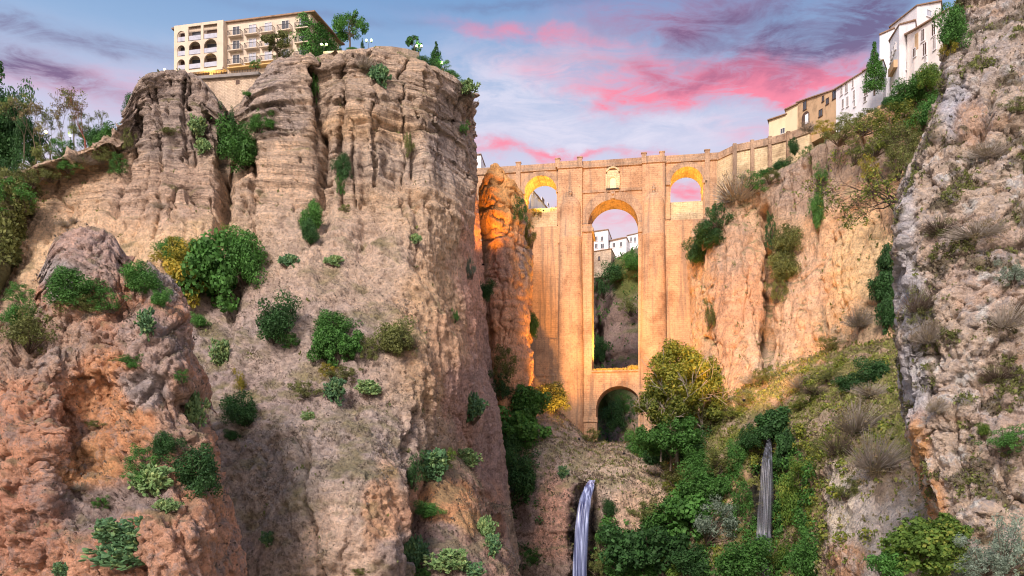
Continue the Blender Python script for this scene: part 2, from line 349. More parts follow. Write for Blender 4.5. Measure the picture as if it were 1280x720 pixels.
def k1(P, px, py, n):
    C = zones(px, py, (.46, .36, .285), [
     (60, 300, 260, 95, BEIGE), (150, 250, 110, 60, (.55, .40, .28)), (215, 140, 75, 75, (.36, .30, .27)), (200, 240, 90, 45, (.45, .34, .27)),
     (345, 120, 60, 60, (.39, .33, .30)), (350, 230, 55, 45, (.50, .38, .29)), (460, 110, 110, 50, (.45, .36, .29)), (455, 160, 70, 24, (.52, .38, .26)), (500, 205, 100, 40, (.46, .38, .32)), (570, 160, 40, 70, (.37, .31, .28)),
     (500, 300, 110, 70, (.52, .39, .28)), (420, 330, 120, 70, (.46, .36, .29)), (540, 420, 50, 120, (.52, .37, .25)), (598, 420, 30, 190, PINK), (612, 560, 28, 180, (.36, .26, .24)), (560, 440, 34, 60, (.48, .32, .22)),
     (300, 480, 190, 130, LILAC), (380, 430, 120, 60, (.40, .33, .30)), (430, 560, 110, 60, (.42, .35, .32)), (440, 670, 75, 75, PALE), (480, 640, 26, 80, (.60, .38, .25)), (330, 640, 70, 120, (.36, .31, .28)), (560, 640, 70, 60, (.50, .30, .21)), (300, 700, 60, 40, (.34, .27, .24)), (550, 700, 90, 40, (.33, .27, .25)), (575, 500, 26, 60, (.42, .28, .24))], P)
    # dry scrub: grey-brown speckle and olive where the ground lies back
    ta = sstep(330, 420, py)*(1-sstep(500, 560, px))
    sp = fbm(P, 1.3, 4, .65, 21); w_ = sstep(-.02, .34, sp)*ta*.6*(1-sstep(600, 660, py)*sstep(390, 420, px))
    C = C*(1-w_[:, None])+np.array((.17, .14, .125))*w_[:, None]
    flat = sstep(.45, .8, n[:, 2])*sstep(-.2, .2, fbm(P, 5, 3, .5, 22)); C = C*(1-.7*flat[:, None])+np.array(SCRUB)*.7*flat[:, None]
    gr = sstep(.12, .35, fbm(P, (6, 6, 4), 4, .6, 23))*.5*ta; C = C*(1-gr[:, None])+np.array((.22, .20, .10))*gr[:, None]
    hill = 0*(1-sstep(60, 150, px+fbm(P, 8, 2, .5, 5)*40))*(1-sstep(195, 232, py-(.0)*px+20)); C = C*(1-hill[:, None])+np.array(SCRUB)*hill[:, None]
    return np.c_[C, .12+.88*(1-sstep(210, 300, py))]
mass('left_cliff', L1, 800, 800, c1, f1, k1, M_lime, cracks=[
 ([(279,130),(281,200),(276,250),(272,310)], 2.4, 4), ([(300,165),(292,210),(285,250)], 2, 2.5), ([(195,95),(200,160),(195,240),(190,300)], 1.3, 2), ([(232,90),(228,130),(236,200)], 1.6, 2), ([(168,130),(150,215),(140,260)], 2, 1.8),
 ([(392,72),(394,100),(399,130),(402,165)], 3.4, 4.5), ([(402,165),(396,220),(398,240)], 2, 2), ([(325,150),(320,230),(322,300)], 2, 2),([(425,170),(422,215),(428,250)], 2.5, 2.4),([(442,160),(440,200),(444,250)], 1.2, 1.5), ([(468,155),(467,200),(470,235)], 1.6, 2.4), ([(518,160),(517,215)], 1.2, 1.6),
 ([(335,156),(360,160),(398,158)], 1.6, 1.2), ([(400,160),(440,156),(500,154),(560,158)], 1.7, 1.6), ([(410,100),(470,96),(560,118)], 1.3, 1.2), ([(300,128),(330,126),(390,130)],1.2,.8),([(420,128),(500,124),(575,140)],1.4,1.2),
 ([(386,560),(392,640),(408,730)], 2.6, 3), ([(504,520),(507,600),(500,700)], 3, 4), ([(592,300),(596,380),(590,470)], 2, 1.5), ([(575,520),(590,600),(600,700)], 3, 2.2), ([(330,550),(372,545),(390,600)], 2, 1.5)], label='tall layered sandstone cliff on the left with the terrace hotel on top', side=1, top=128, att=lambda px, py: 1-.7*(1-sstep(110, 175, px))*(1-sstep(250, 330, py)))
# ------------------------------------------------------------------ red outcrop in front of the left crag
RO = [
 [(-110,560,100),(0,520,103),(100,480,104),(180,470,104),(250,480,102),(285,520,100)],
 [(-110,395,86),(-30,392,84),(30,385,84),(50,340,85),(62,300,86),(90,284,86),(118,282,86),(146,292,86),(155,318,86),(190,330,86),(225,352,87),(238,378,89),(235,420,94)],
 [(-110,440,82),(-30,430,79),(30,420,78),(60,380,79),(100,345,80),(140,345,80),(170,375,79),(210,385,80),(240,405,83),(244,440,92)],
 [(-110,500,78),(0,480,75),(60,470,74),(95,450,77),(140,430,77),(190,440,76),(225,440,77),(248,465,82),(262,480,93)],
 [(-110,570,76),(0,560,72),(60,560,71),(80,550,76),(130,530,76),(180,530,74),(225,540,75),(256,560,80),(276,570,94)],
 [(-110,650,74),(0,640,70),(60,640,69),(100,630,71),(150,620,70),(200,620,69),(245,630,72),(276,650,80),(300,660,93)],
 [(-110,760,71),(0,740,68),(100,730,66),(200,730,65),(250,730,68),(282,735,77),(310,740,90)],
 [(-110,1100,70),(0,1100,68),(100,1100,66),(200,1100,65),(250,1100,68),(282,1100,77),(310,1100,88)],
]
def cR(P, px, py):
    d = ridge(P, (8, 8, 16), 4, .6, 31)*1.7-joints(P, (4, 4, 9), .06, 5)*.9-joints(P, (2, 2, 3.5), .06, 6)*.4+fbm(P, (7, 7, 7), 3, .5, 32)*1.6
    f1_, f2_, c_ = worley(P+fbm(P, 4, 2, .5, 6)[:, None]*1.2, (4.2, 4.2, 5.5), 2); d = d*1.15+(c_-.5)*.5-np.exp(-(f2_-f1_)*9)*.2
    d += strata(P[:, 2]+fbm(P, 6, 2, .5, 33)*2.5, 2.8, 11)*.5
    for (x, y, rx, ry, a) in [(100,310,38,30,2.2),(200,400,38,42,1.5),(120,560,26,50,-.6),(30,600,40,90,1.4),(245,640,40,60,1.8),(210,640,26,20,-.8)]:
        d += a*np.exp(-(((px-x)/rx)**2+((py-y)/ry)**2))
    return d
def fR(P, px, py):
    d = fbm(P, 1.9, 5, .6, 34)*.75+ridge(P, (1.2, 1.2, 2.6), 3, .55, 35)*.34
    f1_, f2_, c_ = worley(P+fbm(P, 1.5, 2, .5, 7)[:, None]*.6, (1.3, 1.3, 1.9), 3); d += -joints(P, (1, 1, 1.8), .07, 7)*.3+(c_-.5)*.3-np.exp(-(f2_-f1_)*8)*.22+ridge(P, (.55, .55, 1.0), 3, .6, 38)*.16+fbm(P, .6, 3, .6, 39)*.22
    return d
def kR(P, px, py, n):
    C = zones(px, py, RED, [(30, 430, 100, 50, (.46, .33, .26)), (105, 310, 60, 50, (.50, .37, .33)), (60, 345, 30, 34, (.46, .42, .42)), (200, 350, 40, 30, (.42, .36, .35)), (190, 430, 60, 50, (.46, .35, .31)),
      (140, 500, 60, 70, (.64, .34, .19)), (100, 580, 50, 40, (.66, .36, .19)), (40, 540, 60, 60, (.60, .33, .22)), (110, 640, 55, 40, (.34, .27, .25)), (180, 620, 50, 30, (.36, .29, .27)), (250, 620, 40, 60, (.60, .34, .22)), (230, 690, 70, 50, (.56, .33, .23)), (30, 660, 60, 60, (.50, .27, .19)), (225, 520, 40, 50, (.45, .31, .24)), (180, 480, 34, 24, (.42, .36, .35))], P)
    li = sstep(.08, .34, fbm(P, (3.2, 3.2, 4), 5, .65, 36))*.55; C = C*(1-li[:, None])+np.array((.33, .30, .31))*li[:, None]
    flat = sstep(.45, .8, n[:, 2])*sstep(-.2, .2, fbm(P, 3, 3, .5, 37))*.7; C = C*(1-flat[:, None])+np.array((.19, .17, .10))*flat[:, None]
    return C
mass('rock_outcrop', RO, 430, 560, cR, fR, kR, M_red, cracks=[([(80,455),(82,520),(78,600)], 4, 1.1), ([(150,310),(150,345),(170,370)], 3, 1.8), ([(205,420),(235,400),(246,390)], 3, 2), ([(140,610),(170,600)],3,1.5),([(205,455),(225,440)],3,1.5)], label='red earthy outcrop at the foot of the left cliff', side=1)
# spur low in the gorge beside the crag
SP = [
 [(496,640,150),(530,620,150),(580,610,152),(640,620,160)],
 [(500,570,132),(520,552,132),(545,560,130),(575,570,132),(598,590,136),(610,640,146)],
 [(500,620,122),(530,600,119),(555,605,118),(585,620,121),(608,640,128),(625,680,142)],
 [(500,680,116),(525,665,112),(560,665,111),(600,680,115),(630,700,122),(645,720,140)],
 [(500,760,112),(525,750,107),(560,750,106),(600,750,109),(640,750,118),(660,760,136)],
 [(500,1000,110),(525,1000,105),(560,1000,104),(600,1000,107),(640,1000,116),(660,1000,130)],
]
def kS(P, px, py, n):
    C = zones(px, py, (.40, .27, .22), [(560, 625, 45, 30, (.60, .33, .18)), (575, 655, 34, 14, (.62, .38, .20)), (545, 660, 40, 20, (.36, .27, .25)), (550, 705, 60, 30, (.33, .26, .23))], P)
    flat = sstep(.4, .75, n[:, 2])*.6; return C*(1-flat[:, None])+np.array((.20, .19, .11))*flat[:, None]
def f_std(P, px, py): return fbm(P, 2.8, 5, .6, 41)*.9+ridge(P, (1.8, 1.8, 4), 3, .55, 42)*.3
mass('rock_spur', SP, 240, 260, lambda P, px, py: ridge(P, (8, 8, 14), 3, .5, 43)*1.3+strata(P[:, 2]+fbm(P, 6, 2)*2, 3, 4)*.5, f_std, kS, M_talus, label='brown spur low in the gorge right of the big cliff')
# ------------------------------------------------------------------ rock pillar left of the bridge
PI = [
 [(612,216,232),(616,208,229),(622,206,228),(630,214,229),(640,226,233)],
 [(608,222,230),(612,207,224),(619,202,221),(627,206,221),(637,217,224),(648,230,234)],
 [(601,250,236),(604,243,224),(614,238,217),(630,240,217),(650,250,222),(660,262,238)],
 [(600,320,236),(604,320,221),(616,320,214),(636,320,214),(658,320,220),(667,320,238)],
 [(601,400,234),(608,400,219),(620,400,212),(644,400,212),(660,400,218),(666,400,238)],
 [(600,490,230),(612,490,215),(630,490,210),(648,490,212),(664,490,219),(672,490,236)],
 [(596,620,226),(615,620,208),(635,620,204),(660,620,207),(690,600,218),(710,600,236)],
 [(596,760,226),(615,760,208),(635,760,204),(660,760,207),(690,760,218),(710,760,236)],
]
def cP(P, px, py): return -joints(P, (4, 4, 30), .06, 8)*1.4-joints(P, (50, 50, 6), .05, 9)*.7+fbm(P, (9, 9, 16), 3, .5, 51)*2.2+ridge(P, (7, 7, 40), 2, .5, 52)*.9+strata(P[:, 2]+fbm(P, 10, 2, .5, 3)*2, 5.5, 6)*.55
def fP(P, px, py): return fbm(P, 3, 5, .58, 53)*.7+strata(P[:, 2]+fbm(P, 5, 2, .5, 14), .9, 9, .4)*.14+ridge(P, (2, 2, 6), 3, .5, 54)*.18
mass('rock_pillar', PI, 220, 420, cP, fP, lambda P, px, py, n: zones(px, py, (.54, .30, .17), [(615, 340, 20, 60, (.42, .27, .21)), (640, 420, 26, 70, (.56, .33, .22)), (658, 300, 12, 70, (.30, .24, .22)), (625, 240, 40, 50, (.62, .34, .14))], P), M_lime,  # floodlit orange of the pillar top is painted into the rock tint
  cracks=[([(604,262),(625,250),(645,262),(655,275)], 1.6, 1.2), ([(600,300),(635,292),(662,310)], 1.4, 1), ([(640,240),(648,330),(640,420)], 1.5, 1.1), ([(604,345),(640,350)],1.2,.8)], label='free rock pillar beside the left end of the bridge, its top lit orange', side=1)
# ------------------------------------------------------------------ left bank below the bridge, waterfall lip
LB = [
 [(560,500,262),(640,500,262),(700,560,262),(760,566,262),(810,566,262),(870,540,262)],
 [(590,470,246),(640,475,244),(680,497,242),(710,522,240),(737,548,236),(755,553,234),(800,553,234),(860,540,236)],
 [(590,510,230),(635,515,224),(665,518,222),(700,532,218),(728,556,215),(750,566,213),(772,562,214),(800,572,216),(870,580,216)],
 [(600,570,215),(640,565,208),(670,568,203),(700,578,198),(722,590,194),(740,596,193),(758,592,196),(790,592,197),(870,612,200)],
 [(610,610,206),(645,605,199),(680,602,194),(705,600,191),(722,602,190),(732,602,193),(744,602,190),(770,606,188),(800,615,190),(870,640,194)],
 [(615,650,202),(650,645,195),(685,640,189),(706,625,187),(718,618,189),(730,616,193),(742,614,190),(756,622,186),(790,650,185),(870,680,188)],
 [(620,740,196),(655,740,190),(690,740,183),(707,740,182),(718,740,187),(730,740,190),(744,740,187),(756,740,182),(790,740,178),(870,740,178)],
 [(620,860,196),(655,860,190),(690,860,183),(707,860,182),(718,860,187),(730,860,190),(744,860,187),(756,860,182),(790,860,178),(870,860,178)],
]
def kL(P, px, py, n):
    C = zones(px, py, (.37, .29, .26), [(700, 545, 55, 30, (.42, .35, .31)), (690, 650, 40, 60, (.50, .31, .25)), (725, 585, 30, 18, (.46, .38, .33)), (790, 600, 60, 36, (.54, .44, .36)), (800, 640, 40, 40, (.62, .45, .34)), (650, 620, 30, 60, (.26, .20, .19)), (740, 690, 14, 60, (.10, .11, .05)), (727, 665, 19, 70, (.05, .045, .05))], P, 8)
    gr = sstep(.4, .75, n[:, 2])*.55*sstep(-.2, .15, fbm(P, 4, 3, .5, 3)); C = C*(1-gr[:, None])+np.array((.22, .22, .10))*gr[:, None]
    sp = sstep(.08, .3, fbm(P, 1.6, 4, .65, 21))*.5; return C*(1-sp[:, None])+np.array((.15, .12, .10))*sp[:, None]
mass('gorge_bank', LB, 400, 420, lambda P, px, py: (ridge(P, (9, 9, 14), 3, .5, 61)*1.3+fbm(P, 6, 3, .5, 6)*1.0+strata(P[:, 2]+fbm(P, 6, 2)*2, 3, 8)*.4)*(1-.85*np.exp(-((px-730)/30)**2-((py-606)/30)**2)), lambda P, px, py: f_std(P, px, py)*.9, kL, M_talus, label='stony bank and ledge under the bridge where the river drops')
# ------------------------------------------------------------------ right cliffs next to the bridge
RC = [
 [(870,330,290),(940,300,290),(1000,280,280),(1100,260,270),(1180,240,260),(1260,220,250)],
 [(862,310,246),(868,290,241),(885,262,235),(905,240,231),(940,226,226),(985,205,220),(1040,168,210),(1100,130,199),(1150,100,191),(1185,78,186),(1240,60,182)],
 [(860,345,244),(868,325,232),(888,285,224),(915,252,219),(945,252,219),(965,262,217),(985,240,211),(1040,205,203),(1100,170,193),(1150,140,184),(1240,110,176)],
 [(864,400,240),(872,380,228),(890,340,217),(925,330,210),(950,330,211),(960,335,217),(974,345,209),(1005,330,202),(1034,322,198),(1060,300,190),(1110,290,181),(1200,280,170)],
 [(864,450,236),(872,440,224),(892,420,212),(925,412,206),(950,412,207),(960,415,213),(974,420,204),(1005,405,197),(1034,400,193),(1060,385,186),(1110,375,176),(1200,370,166)],
 [(864,500,230),(880,495,214),(900,485,207),(930,480,202),(960,475,200),(1000,458,194),(1060,435,183),(1110,420,172),(1200,410,162)],
 [(864,560,226),(880,560,208),(900,560,200),(930,560,195),(960,560,192),(1000,560,185),(1060,560,174),(1110,560,164),(1200,560,155)],
 [(864,800,226),(880,800,208),(900,800,200),(930,800,195),(960,800,192),(1000,800,185),(1060,800,174),(1110,800,164),(1200,800,155)],
]
def kC(P, px, py, n):
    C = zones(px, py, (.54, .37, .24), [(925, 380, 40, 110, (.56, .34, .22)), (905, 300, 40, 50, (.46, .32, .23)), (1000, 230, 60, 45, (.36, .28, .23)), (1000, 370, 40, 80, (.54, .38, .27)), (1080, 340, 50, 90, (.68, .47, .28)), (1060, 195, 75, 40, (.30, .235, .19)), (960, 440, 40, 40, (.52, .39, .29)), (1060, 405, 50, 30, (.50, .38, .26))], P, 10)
    gr = sstep(.45, .8, n[:, 2])*.75; C = C*(1-gr[:, None])+np.array((.20, .20, .09))*gr[:, None]
    st = sstep(.22, .5, fbm(P, (3, 3, 26), 4, .6, 66))*.55; return C*(1-st[:, None])+np.array((.28, .22, .19))*st[:, None]
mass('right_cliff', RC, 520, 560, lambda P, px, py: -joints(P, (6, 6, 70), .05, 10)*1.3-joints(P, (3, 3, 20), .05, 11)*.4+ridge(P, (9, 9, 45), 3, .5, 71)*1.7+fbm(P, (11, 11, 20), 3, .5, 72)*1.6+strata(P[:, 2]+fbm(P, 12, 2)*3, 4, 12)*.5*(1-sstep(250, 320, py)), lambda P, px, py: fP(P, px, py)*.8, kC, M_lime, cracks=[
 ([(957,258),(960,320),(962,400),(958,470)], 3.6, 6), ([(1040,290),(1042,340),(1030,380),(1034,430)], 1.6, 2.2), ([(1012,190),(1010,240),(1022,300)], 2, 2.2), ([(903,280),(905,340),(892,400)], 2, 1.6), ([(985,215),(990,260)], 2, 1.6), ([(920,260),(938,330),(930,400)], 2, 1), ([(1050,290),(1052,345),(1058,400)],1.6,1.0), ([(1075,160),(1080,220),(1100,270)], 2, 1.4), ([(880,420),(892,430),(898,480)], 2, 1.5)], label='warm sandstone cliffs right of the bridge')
# slope and lower wall with the second waterfall
RS = [
 [(830,560,236),(870,520,232),(920,480,222),(1000,450,205),(1080,420,190),(1150,400,178),(1230,400,170)],
 [(830,545,226),(870,512,218),(905,490,208),(960,468,199),(1020,452,187),(1080,436,175),(1140,425,166),(1230,420,158)],
 [(830,575,214),(870,550,203),(905,538,194),(945,532,184),(975,528,179),(1010,510,171),(1050,495,161),(1100,480,150),(1180,470,142)],
 [(830,590,206),(870,585,192),(905,565,184),(940,552,178),(956,552,180),(972,550,177),(1000,545,169),(1020,560,160),(1050,540,148),(1100,515,138),(1180,505,128)],
 [(830,630,200),(870,625,186),(905,612,177),(940,605,173),(956,605,178),(972,602,173),(1000,600,164),(1022,605,150),(1045,580,134),(1090,560,125),(1130,556,119),(1190,550,114)],
 [(820,680,194),(870,675,180),(905,668,171),(940,668,168),(956,670,173),(972,668,168),(1000,670,158),(1024,670,140),(1045,650,124),(1090,640,115),(1130,636,109),(1190,636,104)],
 [(810,750,184),(870,745,172),(905,740,163),(940,740,160),(956,740,164),(972,740,160),(1000,740,150),(1026,740,131),(1045,740,116),(1090,740,107),(1130,740,101),(1190,740,97)],
 [(810,960,180),(870,960,168),(905,960,160),(940,960,156),(956,960,160),(972,960,156),(1000,960,146),(1026,960,127),(1045,960,112),(1090,960,103),(1130,960,97),(1190,960,93)],
]
def kW(P, px, py, n):
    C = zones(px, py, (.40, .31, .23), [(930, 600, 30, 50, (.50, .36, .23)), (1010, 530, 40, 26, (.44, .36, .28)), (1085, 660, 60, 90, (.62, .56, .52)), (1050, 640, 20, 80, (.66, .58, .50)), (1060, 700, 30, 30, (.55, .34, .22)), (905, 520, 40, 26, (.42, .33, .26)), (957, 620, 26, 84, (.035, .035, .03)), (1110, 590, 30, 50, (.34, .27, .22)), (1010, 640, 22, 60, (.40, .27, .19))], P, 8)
    li = sstep(.02, .3, fbm(P, (1.6, 1.6, 3), 5, .65, 36))*.5*sstep(1025, 1050, px)*sstep(560, 600, py); C = C*(1-li[:, None])+np.array((.66, .63, .64))*li[:, None]
    gr = sstep(.35, .65, n[:, 2]+.25*fbm(P, 5, 3, .5, 4))*(.9-.75*sstep(1022, 1045, px)*sstep(545, 600, py)); C = C*(1-gr[:, None])+np.array((.22, .215, .08))*gr[:, None]
    return C
mass('gorge_slope', RS, 480, 460, lambda P, px, py: ridge(P, (8, 8, 12), 3, .5, 81)*1.2+fbm(P, 9, 3, .5, 82)*1.6+strata(P[:, 2]+fbm(P, 6, 2)*2, 3, 18)*.5, f_std, kW, M_talus, label='grassy slope and lower rock wall on the right bank', top=0*1 or None)
# ------------------------------------------------------------------ near crag on the right
NR = [
 [(1300,-160,100),(1310,-150,80),(1330,-150,70),(1400,-150,64),(1480,-150,60),(1750,-150,57.0),(2100,-150,74.0)],
 [(1232,-90,80.0),(1224,-90,59.2),(1250,-90,57.2),(1330,-90,55.0),(1440,-90,52.5),(1750,-90,49.5),(2100,-90,66.5)],
 [(1208,-20,79.0),(1203,-20,58.2),(1225,-20,56.2),(1290,-20,54.0),(1430,-20,51.5),(1750,-20,48.5),(2100,-20,65.5)],
 [(1184,60,78.0),(1176,62,56.2),(1200,60,54.2),(1260,60,52.0),(1420,60,49.5),(1750,60,46.5),(2100,60,63.5)],
 [(1178,110,78.0),(1172,110,55.2),(1192,110,53.2),(1250,110,51.0),(1420,110,48.5),(1750,110,45.5),(2100,110,62.5)],
 [(1160,165,76.0),(1154,165,54.2),(1178,165,52.2),(1240,165,50.0),(1420,165,47.5),(1750,165,44.5),(2100,165,61.5)],
 [(1128,230,74.0),(1124,230,53.2),(1150,230,51.2),(1220,230,49.0),(1420,230,46.5),(1750,230,43.5),(2100,230,60.5)],
 [(1120,300,73.0),(1115,300,52.2),(1145,300,50.2),(1220,300,48.0),(1420,300,45.5),(1750,300,42.5),(2100,300,59.5)],
 [(1123,400,71.0),(1118,400,51.2),(1150,400,49.2),(1220,400,47.0),(1420,400,44.5),(1750,400,41.5),(2100,400,58.5)],
 [(1130,500,69.0),(1124,500,50.2),(1156,500,48.2),(1230,500,46.0),(1420,500,43.5),(1750,500,40.5),(2100,500,57.5)],
 [(1146,570,67.0),(1138,570,49.2),(1166,570,47.2),(1236,570,45.0),(1420,570,42.5),(1750,570,39.5),(2100,570,56.5)],
 [(1168,650,65.0),(1160,650,47.7),(1185,650,45.7),(1250,650,43.5),(1420,650,41.0),(1750,650,38.0),(2100,650,55.0)],
 [(1190,750,63.0),(1180,750,46.2),(1205,750,44.2),(1265,750,42.0),(1420,750,39.5),(1750,750,36.5),(2100,750,53.5)],
 [(1190,1100,63.0),(1180,1100,46.2),(1205,1100,44.2),(1265,1100,42.0),(1420,1100,39.5),(1750,1100,36.5),(2100,1100,53.5)],
]
def cN(P, px, py):
    w_ = np.stack([fbm(P, 3, 3, .5, 91), fbm(P, 3, 3, .5, 92), fbm(P, 3, 3, .5, 93)], 1)*1.2
    f1_, f2_, c_ = worley(P+w_, (3.2, 3.2, 3.8), 5); f3_, f4_, c2 = worley(P+w_*.6, (1.1, 1.1, 1.5), 6)
    return -joints(P, (2.2, 2.2, 3), .06, 12)*.5-joints(P, (1, 1, 1.2), .06, 13)*.2+(c_-.5)*1.3-np.exp(-(f2_-f1_)*7)*.35+(c2-.5)*.36-np.exp(-(f4_-f3_)*7)*.14+fbm(P, 5, 3, .5, 94)*1.7+ridge(P, (2.5, 2.5, 4), 3, .5, 95)*.25
def fN(P, px, py):
    w_ = fbm(P, .8, 2, .5, 96)[:, None]*.35
    f1_, f2_, c_ = worley(P+w_, (.42, .42, .5), 7)
    pits = sstep(.25, .5, fbm(P, (1.3, 1.3, .8), 3, .5, 97))
    return fbm(P, .8, 5, .62, 98)*.28+(c_-.5)*.12-np.exp(-(f2_-f1_)*7)*.05-pits*.16+ridge(P, (.5, .5, .8), 3, .6, 105)*.09
def kN(P, px, py, n):
    C = zones(px, py, (.58, .48, .40), [(1138, 420, 22, 220, (.54, .53, .56)), (1230, 60, 60, 60, (.54, .47, .43)), (1200, 130, 26, 40, (.56, .57, .66)), (1230, 330, 80, 60, (.60, .48, .41)), (1225, 600, 60, 60, (.58, .47, .38)), (1145, 580, 26, 70, (.70, .36, .17)), (1162, 630, 30, 44, (.68, .36, .18)), (1260, 520, 50, 60, (.50, .40, .34)), (1220, 150, 30, 30, (.56, .40, .31))], P, 22)
    or_ = sstep(.16, .42, fbm(P, (2.2, 2.2, 1.7), 5, .6, 99))*.6; C = C*(1-or_[:, None])+np.array((.56, .37, .25))*or_[:, None]
    wh = sstep(.06, .3, fbm(P, 1.5, 5, .66, 100))*.55; C = C*(1-wh[:, None])+np.array((.80, .77, .80))*wh[:, None]
    ve = sstep(.08, .22, fbm(P+0, (2.6, 2.6, 2.0), 4, .6, 101)+.10*n[:, 2])*.8; C = C*(1-ve[:, None])+np.array((.12, .11, .06))*ve[:, None]
    return C
mass('near_cliff', NR, 420, 900, cN, fN, kN, M_grey, cracks=[([(1160,360),(1165,440),(1158,520)], 4, .8), ([(1200,470),(1192,560),(1215,640)], 4, .6), ([(1240,130),(1215,200),(1180,240)], 4, .8), ([(1280,310),(1210,330),(1190,350)],4,.5)], label='pale grey limestone crag close by on the right', top=0*1 or None, side=-1)
# ------------------------------------------------------------------ the gorge seen through the arches
BG = [
 [(560,380,430),(680,350,430),(760,340,430),(860,330,430),(980,330,430)],
 [(560,330,350),(640,300,350),(690,300,347),(742,322,343),(760,328,342),(775,318,338),(800,308,334),(850,300,330),(980,290,330)],
 [(560,400,342),(680,390,336),(735,385,333),(752,380,345),(764,368,330),(800,360,324),(860,350,320),(980,350,320)],
 [(560,450,334),(680,440,331),(735,440,328),(752,440,342),(763,425,324),(800,415,316),(860,410,312),(980,410,312)],
 [(560,520,320),(680,500,322),(742,500,318),(756,505,330),(772,480,312),(800,470,305),(860,460,302),(980,460,302)],
 [(560,560,300),(680,555,296),(742,555,292),(762,560,296),(785,545,286),(820,530,284),(870,520,284),(980,520,290)],
 [(560,580,262),(680,572,262),(742,568,262),(770,568,262),(790,568,262),(820,566,262),(870,564,262),(980,560,262)],
]
def kB(P, px, py, n):
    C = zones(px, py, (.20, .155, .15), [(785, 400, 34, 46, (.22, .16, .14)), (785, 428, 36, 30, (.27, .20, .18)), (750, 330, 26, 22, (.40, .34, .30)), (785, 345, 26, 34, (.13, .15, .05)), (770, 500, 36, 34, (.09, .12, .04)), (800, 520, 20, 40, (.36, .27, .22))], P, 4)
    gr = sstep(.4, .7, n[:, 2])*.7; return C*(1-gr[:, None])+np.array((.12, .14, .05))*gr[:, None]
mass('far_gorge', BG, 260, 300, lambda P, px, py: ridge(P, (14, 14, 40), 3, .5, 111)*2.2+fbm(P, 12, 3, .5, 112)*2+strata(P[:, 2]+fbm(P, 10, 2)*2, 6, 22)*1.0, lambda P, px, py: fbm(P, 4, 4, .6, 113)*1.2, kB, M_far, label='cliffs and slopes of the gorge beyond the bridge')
HS = [
 [(-420,400,230),(0,380,230),(60,370,230),(120,360,230)],
 [(-420,190,156),(-60,196,146),(-20,202,142),(6,214,139),(24,228,137),(34,244,136.5),(40,262,138)],
 [(-420,240,146),(-60,245,137),(-24,250,134),(-2,262,132),(12,276,132),(22,290,133),(30,300,137)],
 [(-420,320,138),(-60,320,130),(-34,318,128),(-16,320,127),(-4,326,128),(6,332,130),(12,340,134)],
 [(-420,420,132),(-60,420,124),(-40,420,123),(-28,420,123),(-18,420,124),(-10,420,126),(-4,420,130)],
 [(-420,800,130),(-60,800,122),(-30,800,122),(0,800,128)]]
mass('hillside', HS, 160, 130, lambda P, px, py: fbm(P, 9, 3, .5, 131)*1.8, lambda P, px, py: fbm(P, 2, 3, .6, 132)*.5, lambda P, px, py, n: zones(px, py, (.13, .125, .06), [(0, 215, 14, 12, (.34, .22, .19))], P, 8), M_talus, label='scrubby green hillside behind the left end of the cliff')
# flat ground out to the horizon
def soil_mat():
    m = bpy.data.materials.new('dry_soil'); m.use_nodes = True; q = G(m.node_tree); b = m.node_tree.nodes['Principled BSDF']; b.inputs['Roughness'].default_value = .95
    v = q.n('ShaderNodeTexCoord').outputs['Object']
    q.put(b.inputs['Base Color'], q.ramp(q.noise(v, .03, 8, .65), [(.35, (.10, .11, .05)), (.5, (.20, .17, .11)), (.65, (.28, .22, .16))])); return m
gm = mesh_arr('ground', [(-9000, -9000, -16), (9000, -9000, -16), (9000, 9000, -16), (-9000, 9000, -16)], [(0, 1, 2, 3)], False)
tag(link('ground', gm, soil_mat()), 'dry ground of the valley floor', kind='structure')
